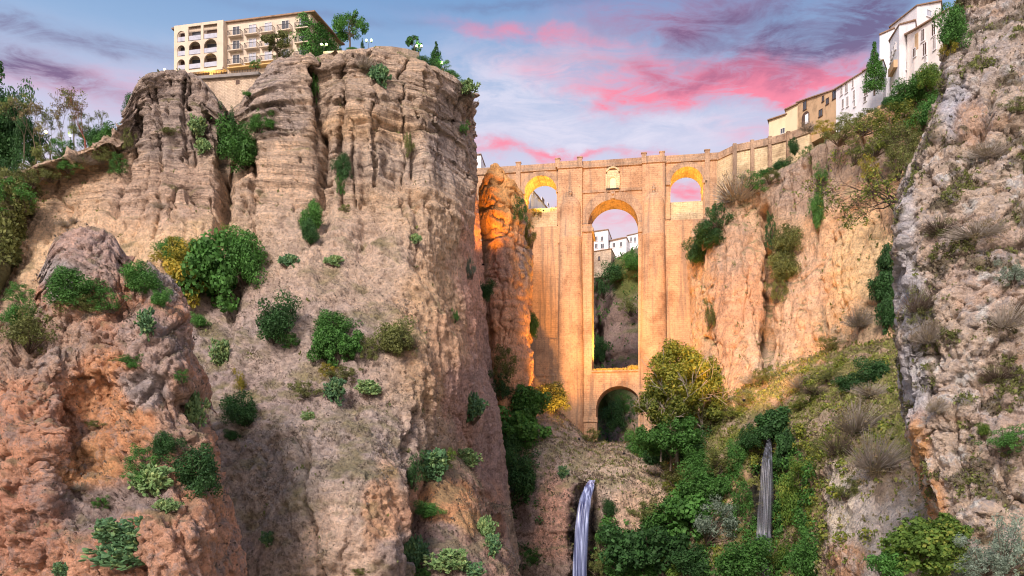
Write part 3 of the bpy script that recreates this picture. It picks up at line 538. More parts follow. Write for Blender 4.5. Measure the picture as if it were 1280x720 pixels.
# ------------------------------------------------------------------ mesh builder for built things
class MB:
    def __init__(s): s.v = []; s.f = []
    def poly(s, pts):
        i = len(s.v); s.v += [tuple(p) for p in pts]; s.f.append(tuple(range(i, i+len(pts))))
    def box(s, x0, x1, y0, y1, z0, z1):
        i = len(s.v); s.v += [(x, y, z) for z in (z0, z1) for x, y in ((x0, y0), (x1, y0), (x1, y1), (x0, y1))]
        s.f += [tuple(i+k for k in q) for q in ((3, 2, 1, 0), (4, 5, 6, 7), (0, 1, 5, 4), (1, 2, 6, 5), (2, 3, 7, 6), (3, 0, 4, 7))]
    def prism(s, pts, z0, z1):
        """pts counter-clockwise seen from above; z0/z1 numbers or lists"""
        n = len(pts); i = len(s.v); a = z0 if hasattr(z0, '__len__') else [z0]*n; b = z1 if hasattr(z1, '__len__') else [z1]*n
        s.v += [(p[0], p[1], z) for p, z in zip(pts, a)]+[(p[0], p[1], z) for p, z in zip(pts, b)]
        s.f += [tuple(i+n-1-k for k in range(n)), tuple(i+n+k for k in range(n))]
        s.f += [(i+k, i+(k+1) % n, i+n+(k+1) % n, i+n+k) for k in range(n)]
    def tube(s, a, b, r0, r1=None, n=8, cap=True):
        a = Vector(a); b = Vector(b); r1 = r0 if r1 is None else r1; d = (b-a).normalized(); u = d.orthogonal().normalized(); w = d.cross(u); i = len(s.v)
        for c_, r in ((a, r0), (b, r1)):
            for k in range(n):
                t = 2*math.pi*k/n; s.v.append(tuple(c_+(u*math.cos(t)+w*math.sin(t))*r))
        s.f += [(i+k, i+(k+1) % n, i+n+(k+1) % n, i+n+k) for k in range(n)]
        if cap: s.f += [tuple(i+n-1-k for k in range(n)), tuple(i+n+k for k in range(n))]
    def ball(s, c_, r, n=10, zs=1.0):
        i = len(s.v); m = n//2
        for a in range(m+1):
            ph = math.pi*a/m
            for b in range(n):
                t = 2*math.pi*b/n; s.v.append((c_[0]+r*math.sin(ph)*math.cos(t), c_[1]+r*math.sin(ph)*math.sin(t), c_[2]+r*zs*math.cos(ph)))
        for a in range(m):
            for b in range(n): s.f.append((i+a*n+b, i+(a+1)*n+b, i+(a+1)*n+(b+1) % n, i+a*n+(b+1) % n))
    def arch_wall(s, s0, s1, z0, z1, sc, r, zs, t0, t1, n=28, rz=None):
        """wall s0..s1 x z0..z1, depth t0..t1, with a round-headed opening (rz: rise when not a half circle)"""
        rz = rz or r
        s.box(s0, sc-r, t0, t1, z0, z1); s.box(sc+r, s1, t0, t1, z0, z1)
        A = [(sc-r*math.cos(math.pi*k/n), zs+rz*math.sin(math.pi*k/n)) for k in range(n+1)]
        for (xa, za), (xb, zb) in zip(A[:-1], A[1:]):
            i = len(s.v)
            for t in (t0, t1): s.v += [(xa, t, za), (xb, t, zb), (xb, t, z1), (xa, t, z1)]
            s.f += [(i, i+1, i+2, i+3), (i+7, i+6, i+5, i+4), (i+4, i+5, i+1, i), (i+3, i+2, i+6, i+7)]
    def ring(s, sc, zs, r0, r1, t0, t1, n=28, a0=0., a1=math.pi):
        for k in range(n):
            p = []; a = a0+(a1-a0)*k/n; b = a0+(a1-a0)*(k+1)/n; i = len(s.v)
            for t in (t0, t1):
                s.v += [(sc-r0*math.cos(a), t, zs+r0*math.sin(a)), (sc-r0*math.cos(b), t, zs+r0*math.sin(b)), (sc-r1*math.cos(b), t, zs+r1*math.sin(b)), (sc-r1*math.cos(a), t, zs+r1*math.sin(a))]
            s.f += [(i, i+1, i+2, i+3), (i+4, i+5, i+1, i), (i+3, i+2, i+6, i+7)]
            if k == 0: s.f.append((i+4, i, i+3, i+7))
            if k == n-1: s.f.append((i+1, i+5, i+6, i+2))
    def build(s, name, mat, parent=None, smooth=False):
        me = bpy.data.meshes.new(name); me.from_pydata(s.v, [], s.f); me.update()
        if smooth: me.polygons.foreach_set('use_smooth', [True]*len(me.polygons))
        return link(name, me, mat, parent)
def pmat(name, colour, rough=.8, spec=.3, metal=0., noise=.0, nscale=1., emit=None, bump=0.):
    m = bpy.data.materials.new(name); m.use_nodes = True; q = G(m.node_tree); b = m.node_tree.nodes['Principled BSDF']
    b.inputs['Roughness'].default_value = rough; b.inputs['Specular IOR Level'].default_value = spec; b.inputs['Metallic'].default_value = metal
    b.inputs['Base Color'].default_value = tuple(colour)+(1,)
    if noise:
        v = q.n('ShaderNodeTexCoord').outputs['Object']; n1 = q.noise(v, nscale, 7, .68); n2 = q.noise(q.vmul(v, (1, 1, .15)), nscale*1.5, 5, .6)
        k = q.m('ADD', q.m('MULTIPLY', n1, .6), q.m('MULTIPLY', n2, .4))
        f_ = q.ramp(k, [(.33, (1-noise,)*3), (.5, (1, 1, 1)), (.7, (1+noise*.3,)*3)])
        q.put(b.inputs['Base Color'], q.mix(1., tuple(colour)+(1,), f_, 'MULTIPLY'))
        if bump:
            bp = q.n('ShaderNodeBump'); bp.inputs['Strength'].default_value = bump; bp.inputs['Distance'].default_value = .1; q.put(bp.inputs['Height'], n1); q.put(b.inputs['Normal'], bp.outputs[0])
    if emit: b.inputs['Emission Color'].default_value = tuple(emit[0])+(1,); b.inputs['Emission Strength'].default_value = emit[1]
    return m
def stone_mat(name, c1_, c2_, bw=1.3, bh=.55, stain=.5, sat=1.):
    """coursed ashlar, weathered, with run-off streaks"""
    m = bpy.data.materials.new(name); m.use_nodes = True; q = G(m.node_tree); b = m.node_tree.nodes['Principled BSDF']; b.inputs['Roughness'].default_value = .9; b.inputs['Specular IOR Level'].default_value = .15
    v = q.n('ShaderNodeTexCoord').outputs['Object']; sp = q.n('ShaderNodeSeparateXYZ'); q.put(sp.inputs[0], v)
    cb = q.n('ShaderNodeCombineXYZ'); q.put(cb.inputs[0], q.m('ADD', sp.outputs[0], sp.outputs[1])); q.put(cb.inputs[1], sp.outputs[2])
    br = q.n('ShaderNodeTexBrick'); q.put(br.inputs['Vector'], cb.outputs[0]); br.inputs['Scale'].default_value = 1.; br.inputs['Brick Width'].default_value = bw; br.inputs['Row Height'].default_value = bh; br.inputs['Mortar Size'].default_value = .045; br.inputs['Mortar Smooth'].default_value = .3
    q.put(br.inputs['Color1'], c1_); q.put(br.inputs['Color2'], c2_); q.put(br.inputs['Mortar'], tuple(x*.8 for x in c1_))
    c_ = br.outputs['Color']
    n1 = q.noise(v, .11, 8, .68); n2 = q.noise(v, 1.4, 8, .75); n3 = q.noise(q.vmul(v, (.55, .55, .035)), 1., 7, .62, .3)
    c_ = q.mix(.95, c_, q.ramp(n1, [(.34, (.55, .50, .48)), (.5, (1, 1, 1)), (.7, (1.22, 1.14, 1.04))]), 'MULTIPLY')
    c_ = q.mix(.65, c_, q.ramp(n2, [(.34, (.5, .46, .44)), (.47, (1, 1, 1)), (.68, (1.2, 1.16, 1.1))]), 'MULTIPLY')
    c_ = q.mix(q.m('MULTIPLY', q.maprange(n3, .50, .64), stain), c_, (.20, .155, .125))
    pt = q.noise(v, 2.3, 3, .6); c_ = q.mix(q.m('MULTIPLY', q.maprange(pt, .64, .70), .7), c_, (.10, .07, .05))
    q.put(b.inputs['Base Color'], c_)
    bp = q.n('ShaderNodeBump'); bp.inputs['Strength'].default_value = .6; bp.inputs['Distance'].default_value = .22
    q.put(bp.inputs['Height'], q.m('ADD', q.m('MULTIPLY', n2, 1.3), q.m('MULTIPLY', br.outputs['Fac'], -.25))); q.put(b.inputs['Normal'], bp.outputs[0])
    return m
M_ashlar = stone_mat('bridge_ashlar', (.50, .32, .20), (.55, .36, .23), 1.6, .62, .6)
M_ashlar_pale = stone_mat('floodlit_tone_ashlar', (.60, .48, .30), (.68, .55, .36), 1.5, .6, .25)  # pale yellow of the floodlit walls is put into the stone colour
M_ashlar_dark = stone_mat('weathered_ashlar', (.40, .28, .20), (.46, .33, .23), .5, 1.2, .6)
M_rubble = stone_mat('rubble_masonry', (.50, .40, .31), (.60, .49, .38), .5, .3, .3)
M_white = pmat('white_limewash', (.82, .82, .86), .85, .2, noise=.22, nscale=.35)
M_whitewarm = pmat('warm_limewash', (.82, .76, .72), .85, .2, noise=.2, nscale=.4)
M_white2 = pmat('stained_limewash', (.74, .72, .74), .85, .2, noise=.4, nscale=.3)
M_cream = pmat('cream_render', (.62, .52, .42), .85, .2, noise=.28, nscale=.4)
M_yellow = pmat('pale_yellow_render', (.72, .60, .40), .85, .2, noise=.15, nscale=.4)
M_ochre = pmat('ochre_render', (.52, .36, .22), .85, .2, noise=.5, nscale=.4)
M_tile = pmat('clay_tiles', (.30, .20, .14), .9, .2, noise=.5, nscale=1.2, bump=.5)
M_glass = pmat('window_glass', (.07, .08, .10), .12, .6)
M_glassl = pmat('curtained_glass', (.42, .44, .52), .2, .6, noise=.3, nscale=1.)
M_frame = pmat('white_frame', (.6, .58, .56), .6)
M_wood = pmat('dark_wood', (.09, .055, .04), .6)
M_iron = pmat('dark_iron', (.03, .03, .035), .5, .4, .6)
M_shadow = pmat('dark_plaster', (.22, .17, .13), .9)
# ------------------------------------------------------------------ the bridge
AX = R(-9.5); BO = W(769, 600, 250); UX = np.array((math.cos(AX), math.sin(AX))); UT = np.array((-math.sin(AX), math.cos(AX)))
def BS(px, py, t=0.):
    """photo pixel -> (s, z) on the plane t of the bridge"""
    k = (px-640)/1000.; o = BO[:2]+UT*t
    # Y*(k,1) = o + s*UX
    A = np.array([[k, -UX[0]], [1, -UX[1]]]); Y, s = np.linalg.solve(A, o)
    return s, CZ+(600-py)/1000.*Y
def bs(px, t=0.): return BS(px, 300, t)[0]
def bz(px, py, t=0.): return BS(px, py, t)[1]
bridge = empty('stone_bridge', (BO[0], BO[1], 0), AX)
tag(bridge, 'tall eighteenth century stone bridge with three arches filling the gorge, floodlit orange', 'bridge')
ZT = bz(769, 199); ZP = bz(769, 205); ZS = bz(769, 276)          # parapet top, cornice, step
TH = 9.0
m = MB()
sL = bs(560); sA = bs(650); sB = bs(698); sC = bs(728); sD = bs(803); sE = bs(831); sF = bs(884); sG = bs(900)
zl = bz(676, 240); rl = (bs(696)-bs(655.5))/2; cl = (bs(696)+bs(655.5))/2
zr = bz(858, 228.5); rr = (bs(879)-bs(838))/2; crr = (bs(879)+bs(838))/2
cc = bs(766); rc = (bs(797.5)-bs(735))/2; zc_ = bz(766, 280.5)
zsl = bz(676, 282); zsr = bz(858, 273)
m = MB(); m.box(sL, sA, 0, TH, 60, ZP); m.build('abutment_wall', M_ashlar, bridge)
m = MB(); m.arch_wall(sA, sB, zsl, ZP, cl, rl, zl, 0, TH); m.build('side_arch_wall', M_ashlar, bridge)
m = MB(); m.arch_wall(sE, sG, zsr, ZP, crr, rr, zr, 0, TH); m.build('side_arch_wall', M_ashlar, bridge)
m = MB(); m.arch_wall(sC-1.6, sD+1.6, zc_-2.5, ZP, cc, rc, zc_, 0.0, TH); m.build('central_arch_wall', M_ashlar, bridge)
# back walls closing the lower part of the side arches
m = MB(); m.box(cl-rl+.003, cl+rl-.003, TH-1.2, TH-.4, zsl, bz(676, 262, TH)); m.build('sill_wall', M_ashlar_pale, bridge)
m = MB(); m.box(crr-rr+.003, crr+rr-.003, 1.0, 1.8, zsr+.003, bz(858, 252, 1)); m.build('sill_wall', M_ashlar_pale, bridge)
# pilasters of the upper part
for a, b_ in ((sB, sC), (sD, sE)):
    m = MB(); m.box(a, b_, -1.0, TH+1, min(zsl, zsr)-6, ZP-.002); m.build('pilaster', M_ashlar, bridge)
# piers
zled = bz(769, 463); zimp = bz(769, 524)
pl = (bs(640), bs(740)); pr = (bs(797.8), bs(890))
for (a, b_), zt_, k in ((pl, bz(700, 283), 0), (pr, bz(840, 276), 1)):
    m = MB(); m.box(a, b_, -.6, TH+.6, 12, zt_); o = m.build('pier', M_ashlar, bridge)
# rounded cutwaters with domed caps
for px, top, k in ((713.5, 247, 0), (817, 242, 1)):
    c0 = bs(px); r = 3.3; m = MB(); n = 20; zt_ = bz(px, top+17)
    prof = [(12, r+1.0), (zled+8, r+.7), (zt_-9, r+.2), (zt_-8.6, r+.2), (zt_-8.5, r), (zt_, r)]+[(zt_+4.3*math.sin(a), r*math.cos(a)) for a in np.linspace(.15, 1.5, 9)]
    base_i = 0
    for z, rr_ in prof:
        for j in range(n+1):
            t = math.pi*j/n; m.v.append((c0-rr_*math.cos(t), -.9-rr_*.72*math.sin(t), z))
    for i in range(len(prof)-1):
        for j in range(n): a = i*(n+1)+j; m.f.append((a, a+1, a+n+2, a+n+1))
    m.build('cutwater', M_ashlar, bridge, True)
    m = MB(); z = zt_+4.2; m.tube((c0, -1.5, z-.3), (c0, -1.5, z+.5), .5, .3); m.ball((c0, -1.5, z+.9), .55); m.tube((c0, -1.5, z+1.2), (c0, -1.5, z+3.2), .22, .05); m.box(c0-.5, c0+.5, -1.7, -1.3, z+1.5, z+1.75)
    m.build('finial', M_ashlar_dark, bridge)
# screen wall with the lower arch
zb = bz(773, 556); cl2 = bs(773.5, -.4); rl2 = (bs(802)-bs(745))/2; zl2 = bz(773, 511)
m = MB(); m.arch_wall(bs(739), bs(808), 12, zled-.5, cl2, rl2, zl2, -.4, TH); m.build('lower_arch_wall', M_ashlar, bridge)
m = MB(); m.box(bs(738.6), bs(799), -.75, TH-.2, zled-.5, zled); m.build('ledge', M_ashlar, bridge)
# voussoir rings
m = MB(); m.ring(cc, zc_, rc, rc+2.6, -.22, 0.003, 36); m.build('voussoirs', M_ashlar_dark, bridge)
m = MB(); m.ring(cl, zl, rl, rl+1.5, -.18, 0.003); m.build('voussoirs', M_ashlar_dark, bridge)
m = MB(); m.ring(crr, zr, rr, rr+1.5, -.18, 0.003); m.build('voussoirs', M_ashlar_dark, bridge)
m = MB(); m.ring(cl2, zl2, rl2, rl2+1.5, -.58, -.397); m.build('voussoirs', M_ashlar, bridge)
# string courses, imposts, mouldings
m = MB()
m.box(sL, sB, -.45, -.002, ZP-.75, ZP-.25); m.box(sE, sG, -.45, -.002, ZP-.75, ZP-.25); m.box(sC, sD, -.45, -.002, ZP-.75, ZP-.25)
m.box(sB-.25, sC+.25, -1.35, -1.0, ZP-.75, ZP-.25); m.box(sD-.25, sE+.25, -1.35, -1.0, ZP-.75, ZP-.25)
m.build('cornice', M_ashlar_dark, bridge)
m = MB(); z = bz(769, 238.5); m.box(sC, cc-1.6, -.3, -.003, z-.25, z+.2); m.box(cc+1.6, sD, -.3, -.003, z-.25, z+.2); m.box(cc-1.8, cc+1.8, -.6, -.003, z-.35, z+.3); m.build('string_course', M_ashlar_dark, bridge)
for px0, px1, py, t in ((727.5, 740, 289, -1.0), (797.4, 806, 289, -1.0)): m = MB(); z = bz(px0, py); m.box(bs(px0), bs(px1)+(0.5 if px0 < 760 else 0)-(0), t, TH+.9, z-.5, z+.7); m.build('impost', M_ashlar_dark, bridge)
for px0, px1, z in ((695, 700, zl), (650, 656.4, zl), (878, 884, zr), (832, 838.8, zr)): m = MB(); m.box(bs(px0), bs(px1), -.5, TH+.2, z-.45, z+.35); m.build('impost', M_ashlar_dark, bridge)
for a, b_ in ((714, 747), (800, 830)): m = MB(); m.box(bs(a), bs(b_), -1.35, -.603, zimp-.9, zimp+.6); m.box(bs(a), bs(b_)-.2, -1.05, -.6, 12, zimp-.9); m.build('impost', M_ashlar, bridge)
m = MB(); z = zled-1; m.box(bs(640), bs(709), -1.5, -.603, 12, z); m.box(bs(672), bs(709), -1.75, -1.5, z-.5, z+.003); m.build('plinth', M_ashlar_dark, bridge)
m = MB(); z = bz(700, 424); m.box(bs(640), bs(709), -1.0, -.602, zled-1, z); m.build('plinth', M_ashlar, bridge)
# parapet and its little piers
m = MB()
for a, b_, t in ((sL, sB, -.1), (sB, sC, -1.1), (sC, sD, -.1), (sD, sE, -1.1), (sE, sG, -.1)): m.box(a+.002, b_-.002, t, t+.6, ZP-.25, ZT)
for a in range(0): pass
m.build('parapet', M_ashlar_dark, bridge)
m = MB(); m.box(sL, sG, TH-.5, TH, ZP, ZT); m.build('parapet', M_ashlar_dark, bridge)
for px, t in ((648, -.3), (697.5, -1.2), (725, -1.2), (805, -1.2), (827.5, -1.2), (884, -.3)):
    s_ = bs(px); m = MB(); m.box(s_-.75, s_+.75, t-.1, t+.9, ZP-.24, ZT+.8); m.box(s_-.9, s_+.9, t-.25, t+1.05, ZT+.8, ZT+1.05); m.build('parapet_pier', M_ashlar_dark, bridge)
for px in (648, 884):
    s_ = bs(px); m = MB(); m.box(s_-.7, s_+.7, -.5, -.002, zled+20, ZP-.76); m.build('buttress_strip', M_ashlar_dark, bridge)
# the window over the central arch
wz0 = bz(765, 236.5); wz1 = bz(765, 219)
win = MB(); win.arch_wall(cc-1.75, cc+1.75, wz0, wz1+1.4, cc, .95, wz1-1.6, -.5, -.003, 14); win.ring(cc, wz1+.1, 1.9, 2.4, -.75, -.003, 14, R(25), R(155)); win.box(cc-2.2, cc-1.75, -.65, -.003, wz0, wz1+.2); win.box(cc+1.75, cc+2.2, -.65, -.003, wz0, wz1+.2)
wf = win.build('window', M_ashlar_pale, bridge)
m = MB(); m.box(cc-.95, cc+.95, -.12, -.004, wz0+.2, wz1-.7); m.build('pane', pmat('lit_pane', (.5, .4, .25), .4, emit=((1, .75, .35), .55)), wf)
m = MB(); m.tube((cc-2.0, -.9, wz0-.1), (cc+2.0, -.9, wz0-.1), .12); m.box(cc-2.0, cc+2.0, -.9, -.003, wz0-.35, wz0-.12)
for k in range(9): m.tube((cc-2+k*.5, -.9, wz0-.1), (cc-2+k*.5, -.9, wz0+.9), .03, n=4)
m.build('balcony', M_iron, wf)
m = MB(); k = zc_+rc; m.box(cc-.7, cc+.7, -.6, -.22, k+.2, k+2.5); m.ball((cc, -.6, k+1.6), .5); m.build('keystone', M_ashlar_dark, bridge)
# parapet wall running on to the right, curving towards the town
def poly_wall(name, pts, tops, bots, th, mat, parent=None, cap=None):
    """pts: plan points along the front; wall thickness to the back"""
    P = [np.array(p[:2], float) for p in pts]; m = MB(); c_ = MB()
    for i in range(len(P)-1):
        d = P[i+1]-P[i]; d /= np.linalg.norm(d); nrm = np.array((-d[1], d[0]))
        q = [P[i], P[i+1], P[i+1]+nrm*th, P[i]+nrm*th]
        m.prism(q, [bots[i], bots[i+1], bots[i+1], bots[i]], [tops[i], tops[i+1], tops[i+1], tops[i]])
        if cap: c_.prism([P[i]-nrm*.25, P[i+1]-nrm*.25, P[i+1]+nrm*.6, P[i]+nrm*.6], [tops[i]-.2+.003]*1+[tops[i+1]-.197, tops[i+1]-.197, tops[i]-.197], [tops[i]+.35, tops[i+1]+.35, tops[i+1]+.35, tops[i]+.35])
    o = m.build(name, mat, parent)
    if cap: c_.build('coping', cap, o)
    return o
e0 = BO[:2]+UX*(sG-1.0)+UT*.05
rw = empty('retaining_wall', (0, 0, 0)); tag(rw, 'long pale lit retaining wall curving from the bridge up to the old houses on the right', 'wall')
RWpx = [(None, 188, 0), (918, 182.5, 238.5), (940, 178, 237), (962, 173.5, 234.5), (985, 167.5, 231), (1012, 158, 226)]
pts = [e0]+[W(a, b_, Y) for a, b_, Y in RWpx[1:]]; tops = [ZP-.4]+[W(a, b_, Y)[2]-1.3 for a, b_, Y in RWpx[1:]]
poly_wall('wall_face', pts, tops, [70]*6, 3.0, M_ashlar_pale, rw)
o = poly_wall('parapet', [np.array(p[:2])-np.array((.1, .45)) for p in pts], [t+1.5 for t in tops], [t-.6 for t in tops], .7, M_ashlar_dark, rw)
for i in (1, 2, 3, 4):
    p = pts[i]; m = MB(); m.box(p[0]-.5, p[0]+.5, p[1]-.62, p[1]+.3, 80, tops[i]+1.9); m.build('parapet_pier', M_ashlar_dark, rw)
# ------------------------------------------------------------------ houses
def face_basis(p0, p1):
    p0 = np.array(p0[:2], float); p1 = np.array(p1[:2], float); L = np.linalg.norm(p1-p0); d = (p1-p0)/L
    return p0, d, np.array((d[1], -d[0])), L          # outward normal on the right-hand side
def on_face(fb, px, py):
    p0, d, n, L = fb; k = (px-640)/1000.; A = np.array([[k, -d[0]], [1, -d[1]]]); Y, s = np.linalg.solve(A, p0)
    return s, CZ+(600-py)/1000.*Y
def fbox(m, fb, s0, s1, z0, z1, o0, o1):
    p0, d, n, L = fb; q = [p0+d*s0+n*o1, p0+d*s1+n*o1, p0+d*s1+n*o0, p0+d*s0+n*o0]; m.prism(q, z0, z1)
def window(parent, fb, s0, s1, z0, z1, fm=None, pm=None, shutters=False):
    fm = fm or M_frame; pm = pm or M_glass; t = .10; m = MB()
    fbox(m, fb, s0-t, s0, z0-t, z1+t, .003, .16); fbox(m, fb, s1, s1+t, z0-t, z1+t, .003, .16); fbox(m, fb, s0, s1, z1, z1+t, .003, .16); fbox(m, fb, s0-t*2, s1+t*2, z0-t*2, z0-.002, .003, .26)
    mid = (s0+s1)/2; fbox(m, fb, mid-.04, mid+.04, z0, z1, .065, .12)
    w_ = m.build('window', fm, parent); m = MB(); fbox(m, fb, s0, s1, z0, z1, .004, .06); m.build('pane', pm, w_)
    return w_
def house(name, label, corners, zb_, zt_, mat, roof='flat', over=.4, cat='house', roofmat=None, group=None, rise=1.6):
    """corners: (px, Y) in order left to right along the visible faces, closed by extra back corners"""
    P = [np.array(((px-640)/1000.*Y, Y)) for px, Y in corners]
    h = empty(name, (0, 0, 0)); tag(h, label, cat, group)
    n = len(P); area = sum(P[i][0]*P[(i+1) % n][1]-P[(i+1) % n][0]*P[i][1] for i in range(n))
    if area < 0: raise Exception('clockwise '+label)
    m = MB(); m.prism(P, zb_, zt_); m.build('wall', mat, h)
    c_ = sum(P)/n
    Q = [p+(p-c_)/np.linalg.norm(p-c_)*over*1.4 for p in P]
    m = MB(); zt2 = zt_ if hasattr(zt_, '__len__') else [zt_]*n
    m.prism(Q, [z+.003 for z in zt2], [z+.28 for z in zt2])
    if roof == 'hip':
        Rr = [c_+(p-c_)*.35 for p in P]; i = len(m.v); m.v += [(p[0], p[1], z+.283) for p, z in zip(Q, zt2)]+[(p[0], p[1], z+.28+rise) for p, z in zip(Rr, zt2)]
        m.f += [(i+k, i+(k+1) % n, i+n+(k+1) % n, i+n+k) for k in range(n)]+[tuple(i+n+k for k in range(n))]
    m.build('roof', roofmat or M_tile, h)
    return h, P
def wins(h, P, a, b, L, **k):
    fb = face_basis(P[a], P[b])
    for x0, y0, x1, y1 in L:
        s0, z1 = on_face(fb, x0, y0); s1, z0 = on_face(fb, x1, y1); window(h, fb, min(s0, s1), max(s0, s1), z0, z1, **k)
    return fb
Zr = lambda py, Y: CZ+(600-py)/1000.*Y
# --- the terrace hotel
hc = [(222, 172), (388, 166), (424, 178), (262, 186)]
hotel, HP = house('hotel_building', 'cream hotel with arched loggias and rows of iron balconies on the cliff top', hc, Zr(118, 170), Zr(37, 172), M_cream, 'hip', .9, 'hotel')
fb = face_basis(HP[0], HP[1]); zf = [CZ+87.5, CZ+90.5, CZ+93.5]; zeave = Zr(37, 172)
colm = [on_face(fb, x, 50)[0] for x in (295.5, 316, 335.5, 357, 379)]
for ci, s_ in enumerate(colm):
    for zi in zf:
        z = zi+.25; window(hotel, fb, s_-.75, s_+.75, z, z+2.1, fm=M_frame, pm=(M_glassl if (ci+int(zi)) % 3 else M_glass))
        b_ = MB(); fbox(b_, fb, s_-1.5, s_+1.5, z-.28, z-.1, .004, 1.0)
        bal = b_.build('balcony', M_cream, hotel); r_ = MB()
        fbox(r_, fb, s_-1.5, s_+1.5, z+.88, z+.95, .93, 1.0); fbox(r_, fb, s_-1.5, s_-1.44, z+.88, z+.95, .01, .93); fbox(r_, fb, s_+1.44, s_+1.5, z+.88, z+.95, .01, .93)
        for k in range(15): x = s_-1.48+k*2.96/14; fbox(r_, fb, x-.018, x+.018, z-.1, z+.88, .95, .98)
        for sd in (-1.46, 1.46):
            for k in range(4): fbox(r_, fb, s_+sd-.018, s_+sd+.018, z-.1, z+.88, .1+k*.24, .14+k*.24)
        r_.build('railing', M_iron, bal)
# loggia block in front of the left third
s0 = on_face(fb, 222.5, 50)[0]; s1 = on_face(fb, 285, 50)[0]; bays = [on_face(fb, x, 50)[0] for x in (231.3, 248, 267.5)]; edges = [s0, (bays[0]+bays[1])/2-.1, (bays[1]+bays[2])/2, s1-.7]
zg = CZ+86.9
lg = empty('loggia', (fb[0][0], fb[0][1], 0), math.atan2(fb[1][1], fb[1][0])); lg.parent = hotel
for bi in range(3):
    e0_, e1_ = edges[bi], edges[bi+1]; c0 = bays[bi]; rad = min(c0-e0_, e1_-c0)-(.32 if bi else .6); rad = min(rad, 1.5)
    for fi, zi in enumerate(zf):
        z0_ = zi-.3 if fi else zg; z1_ = zf[fi+1]-.3 if fi < 2 else zeave-.003
        m = MB()
        if fi == 2 and bi > 0: m.box(e0_, c0-rad-.1, -1.4, -1.1, z0_, z1_); m.box(c0+rad+.1, e1_, -1.4, -1.1, z0_, z1_); m.box(c0-rad-.1, c0+rad+.1, -1.4, -1.1, z1_-.55, z1_)
        else: m.arch_wall(e0_, e1_, z0_, z1_, c0, rad, zi+1.15 if fi < 2 else zi+1.2, -1.4, -1.1, 16)
        m.box(e0_, e1_, -1.1, -.004, zi-.3, zi-.12)
        pa = m.build('arcade_bay', M_cream, lg)
        m = MB(); m.box(c0-rad, c0+rad, -1.3, -1.26, zi-.1, zi+.85); m.build('balustrade', M_glassl, pa)
        m = MB(); m.box(c0-rad, c0+rad, -.12, -.01, zi-.1, zi+2.3); m.build('doorway', M_glass if (bi+fi) % 2 else M_wood, pa)
m = MB(); m.box(edges[-1], s1-.25, -1.4, -.004, zg, zeave-.004); m.box(s0-.35, s1-.25, -1.75, -1.403, zg-.6, zg-.05); m.build('loggia_side', M_cream, lg)
# ground-floor gallery under the loggia: dark slabs painted as the shade in its openings, warm light
m = MB()
for x0, x1, y0, y1 in ((243, 262, 93, 98.5), (266, 284, 92, 97.5), (288, 297, 92, 96), (300, 310, 91.5, 95.5)):
    a, z1_ = on_face(fb, x0, y0); b_, z0_ = on_face(fb, x1, y1); fbox(m, fb, a, b_, z0_, z1_, .004, .05)
m.build('gallery_opening_shade', M_wood, hotel)
m = MB(); sE_ = on_face(fb, 372, 50)[0]; fbox(m, fb, s1+.5, sE_, CZ+86.6, CZ+86.85, .01, 1.3); m.build('awning_slab', pmat('ochre_slab', (.55, .38, .16), .8), hotel)
m = MB(); p = HP[0]*.6+HP[1]*.4+np.array((1, 6)); m.box(p[0]+.0, p[0]+1.5, p[1], p[1]+1.5, zeave+.3, zeave+3.4); ch = m.build('chimney', M_white, hotel); m = MB(); m.box(p[0]-.15, p[0]+1.65, p[1]-.15, p[1]+1.65, zeave+3.4, zeave+4.1); m.build('chimney_pot', M_wood, ch)
p = HP[0]*.45+HP[1]*.55+np.array((0, 5))
# terrace wall below the hotel
tw = empty('terrace_wall'); tag(tw, 'pale rubble terrace wall with a flagged edge below the hotel loggia', 'wall')
tp = [W(232, 100, 168), W(326, 92, 162.5)]
poly_wall('wall_face', tp, [Zr(101, 168), Zr(94, 162.5)], [CZ+60]*2, 4, M_rubble, tw)
poly_wall('terrace_edge', [t[:2]-np.array((.3, .6)) for t in tp], [Zr(99.5, 168)+.25, Zr(92.5, 162.5)+.25], [Zr(101, 168)-.1, Zr(94, 162.5)-.1], 4.4, pmat('grey_flags', (.25, .23, .22), .9, noise=.3), tw)
fbt = face_basis(tp[0], tp[1]); m = MB(); zt1 = Zr(99.5, 168)+.25
L_ = fbt[3]
for k in range(30): x = L_*k/29; z = zt1+(Zr(92.5, 162.5)-Zr(99.5, 168))*k/29; fbox(m, fbt, x-.03, x+.03, z, z+1.0, -.1, -.04)
m.build('railing', M_iron, tw)
m = MB(); a, z1_ = on_face(fbt, 295, 100.5); b_, z0_ = on_face(fbt, 299.5, 105); fbox(m, fbt, a, b_, z0_, z1_, .004, .06); m.build('vent_opening_shade', M_wood, tw)  # dark slab stands for the shade inside the vent
# parapet along the top of the crag to the right of the hotel
pp = [(404, 64, 158), (430, 63, 156), (455, 62, 154.5), (470, 57.5, 154), (490, 58, 154.5), (510, 61, 156), (524, 65.5, 158.5)]
cw = empty('clifftop_parapet'); tag(cw, 'low curved stone lookout parapet on the brink of the big cliff', 'wall')
poly_wall('wall_face', [W(*q) for q in pp], [Zr(q[1], q[2]) for q in pp], [Zr(q[1]+9, q[2]) for q in pp], .6, M_rubble, cw)
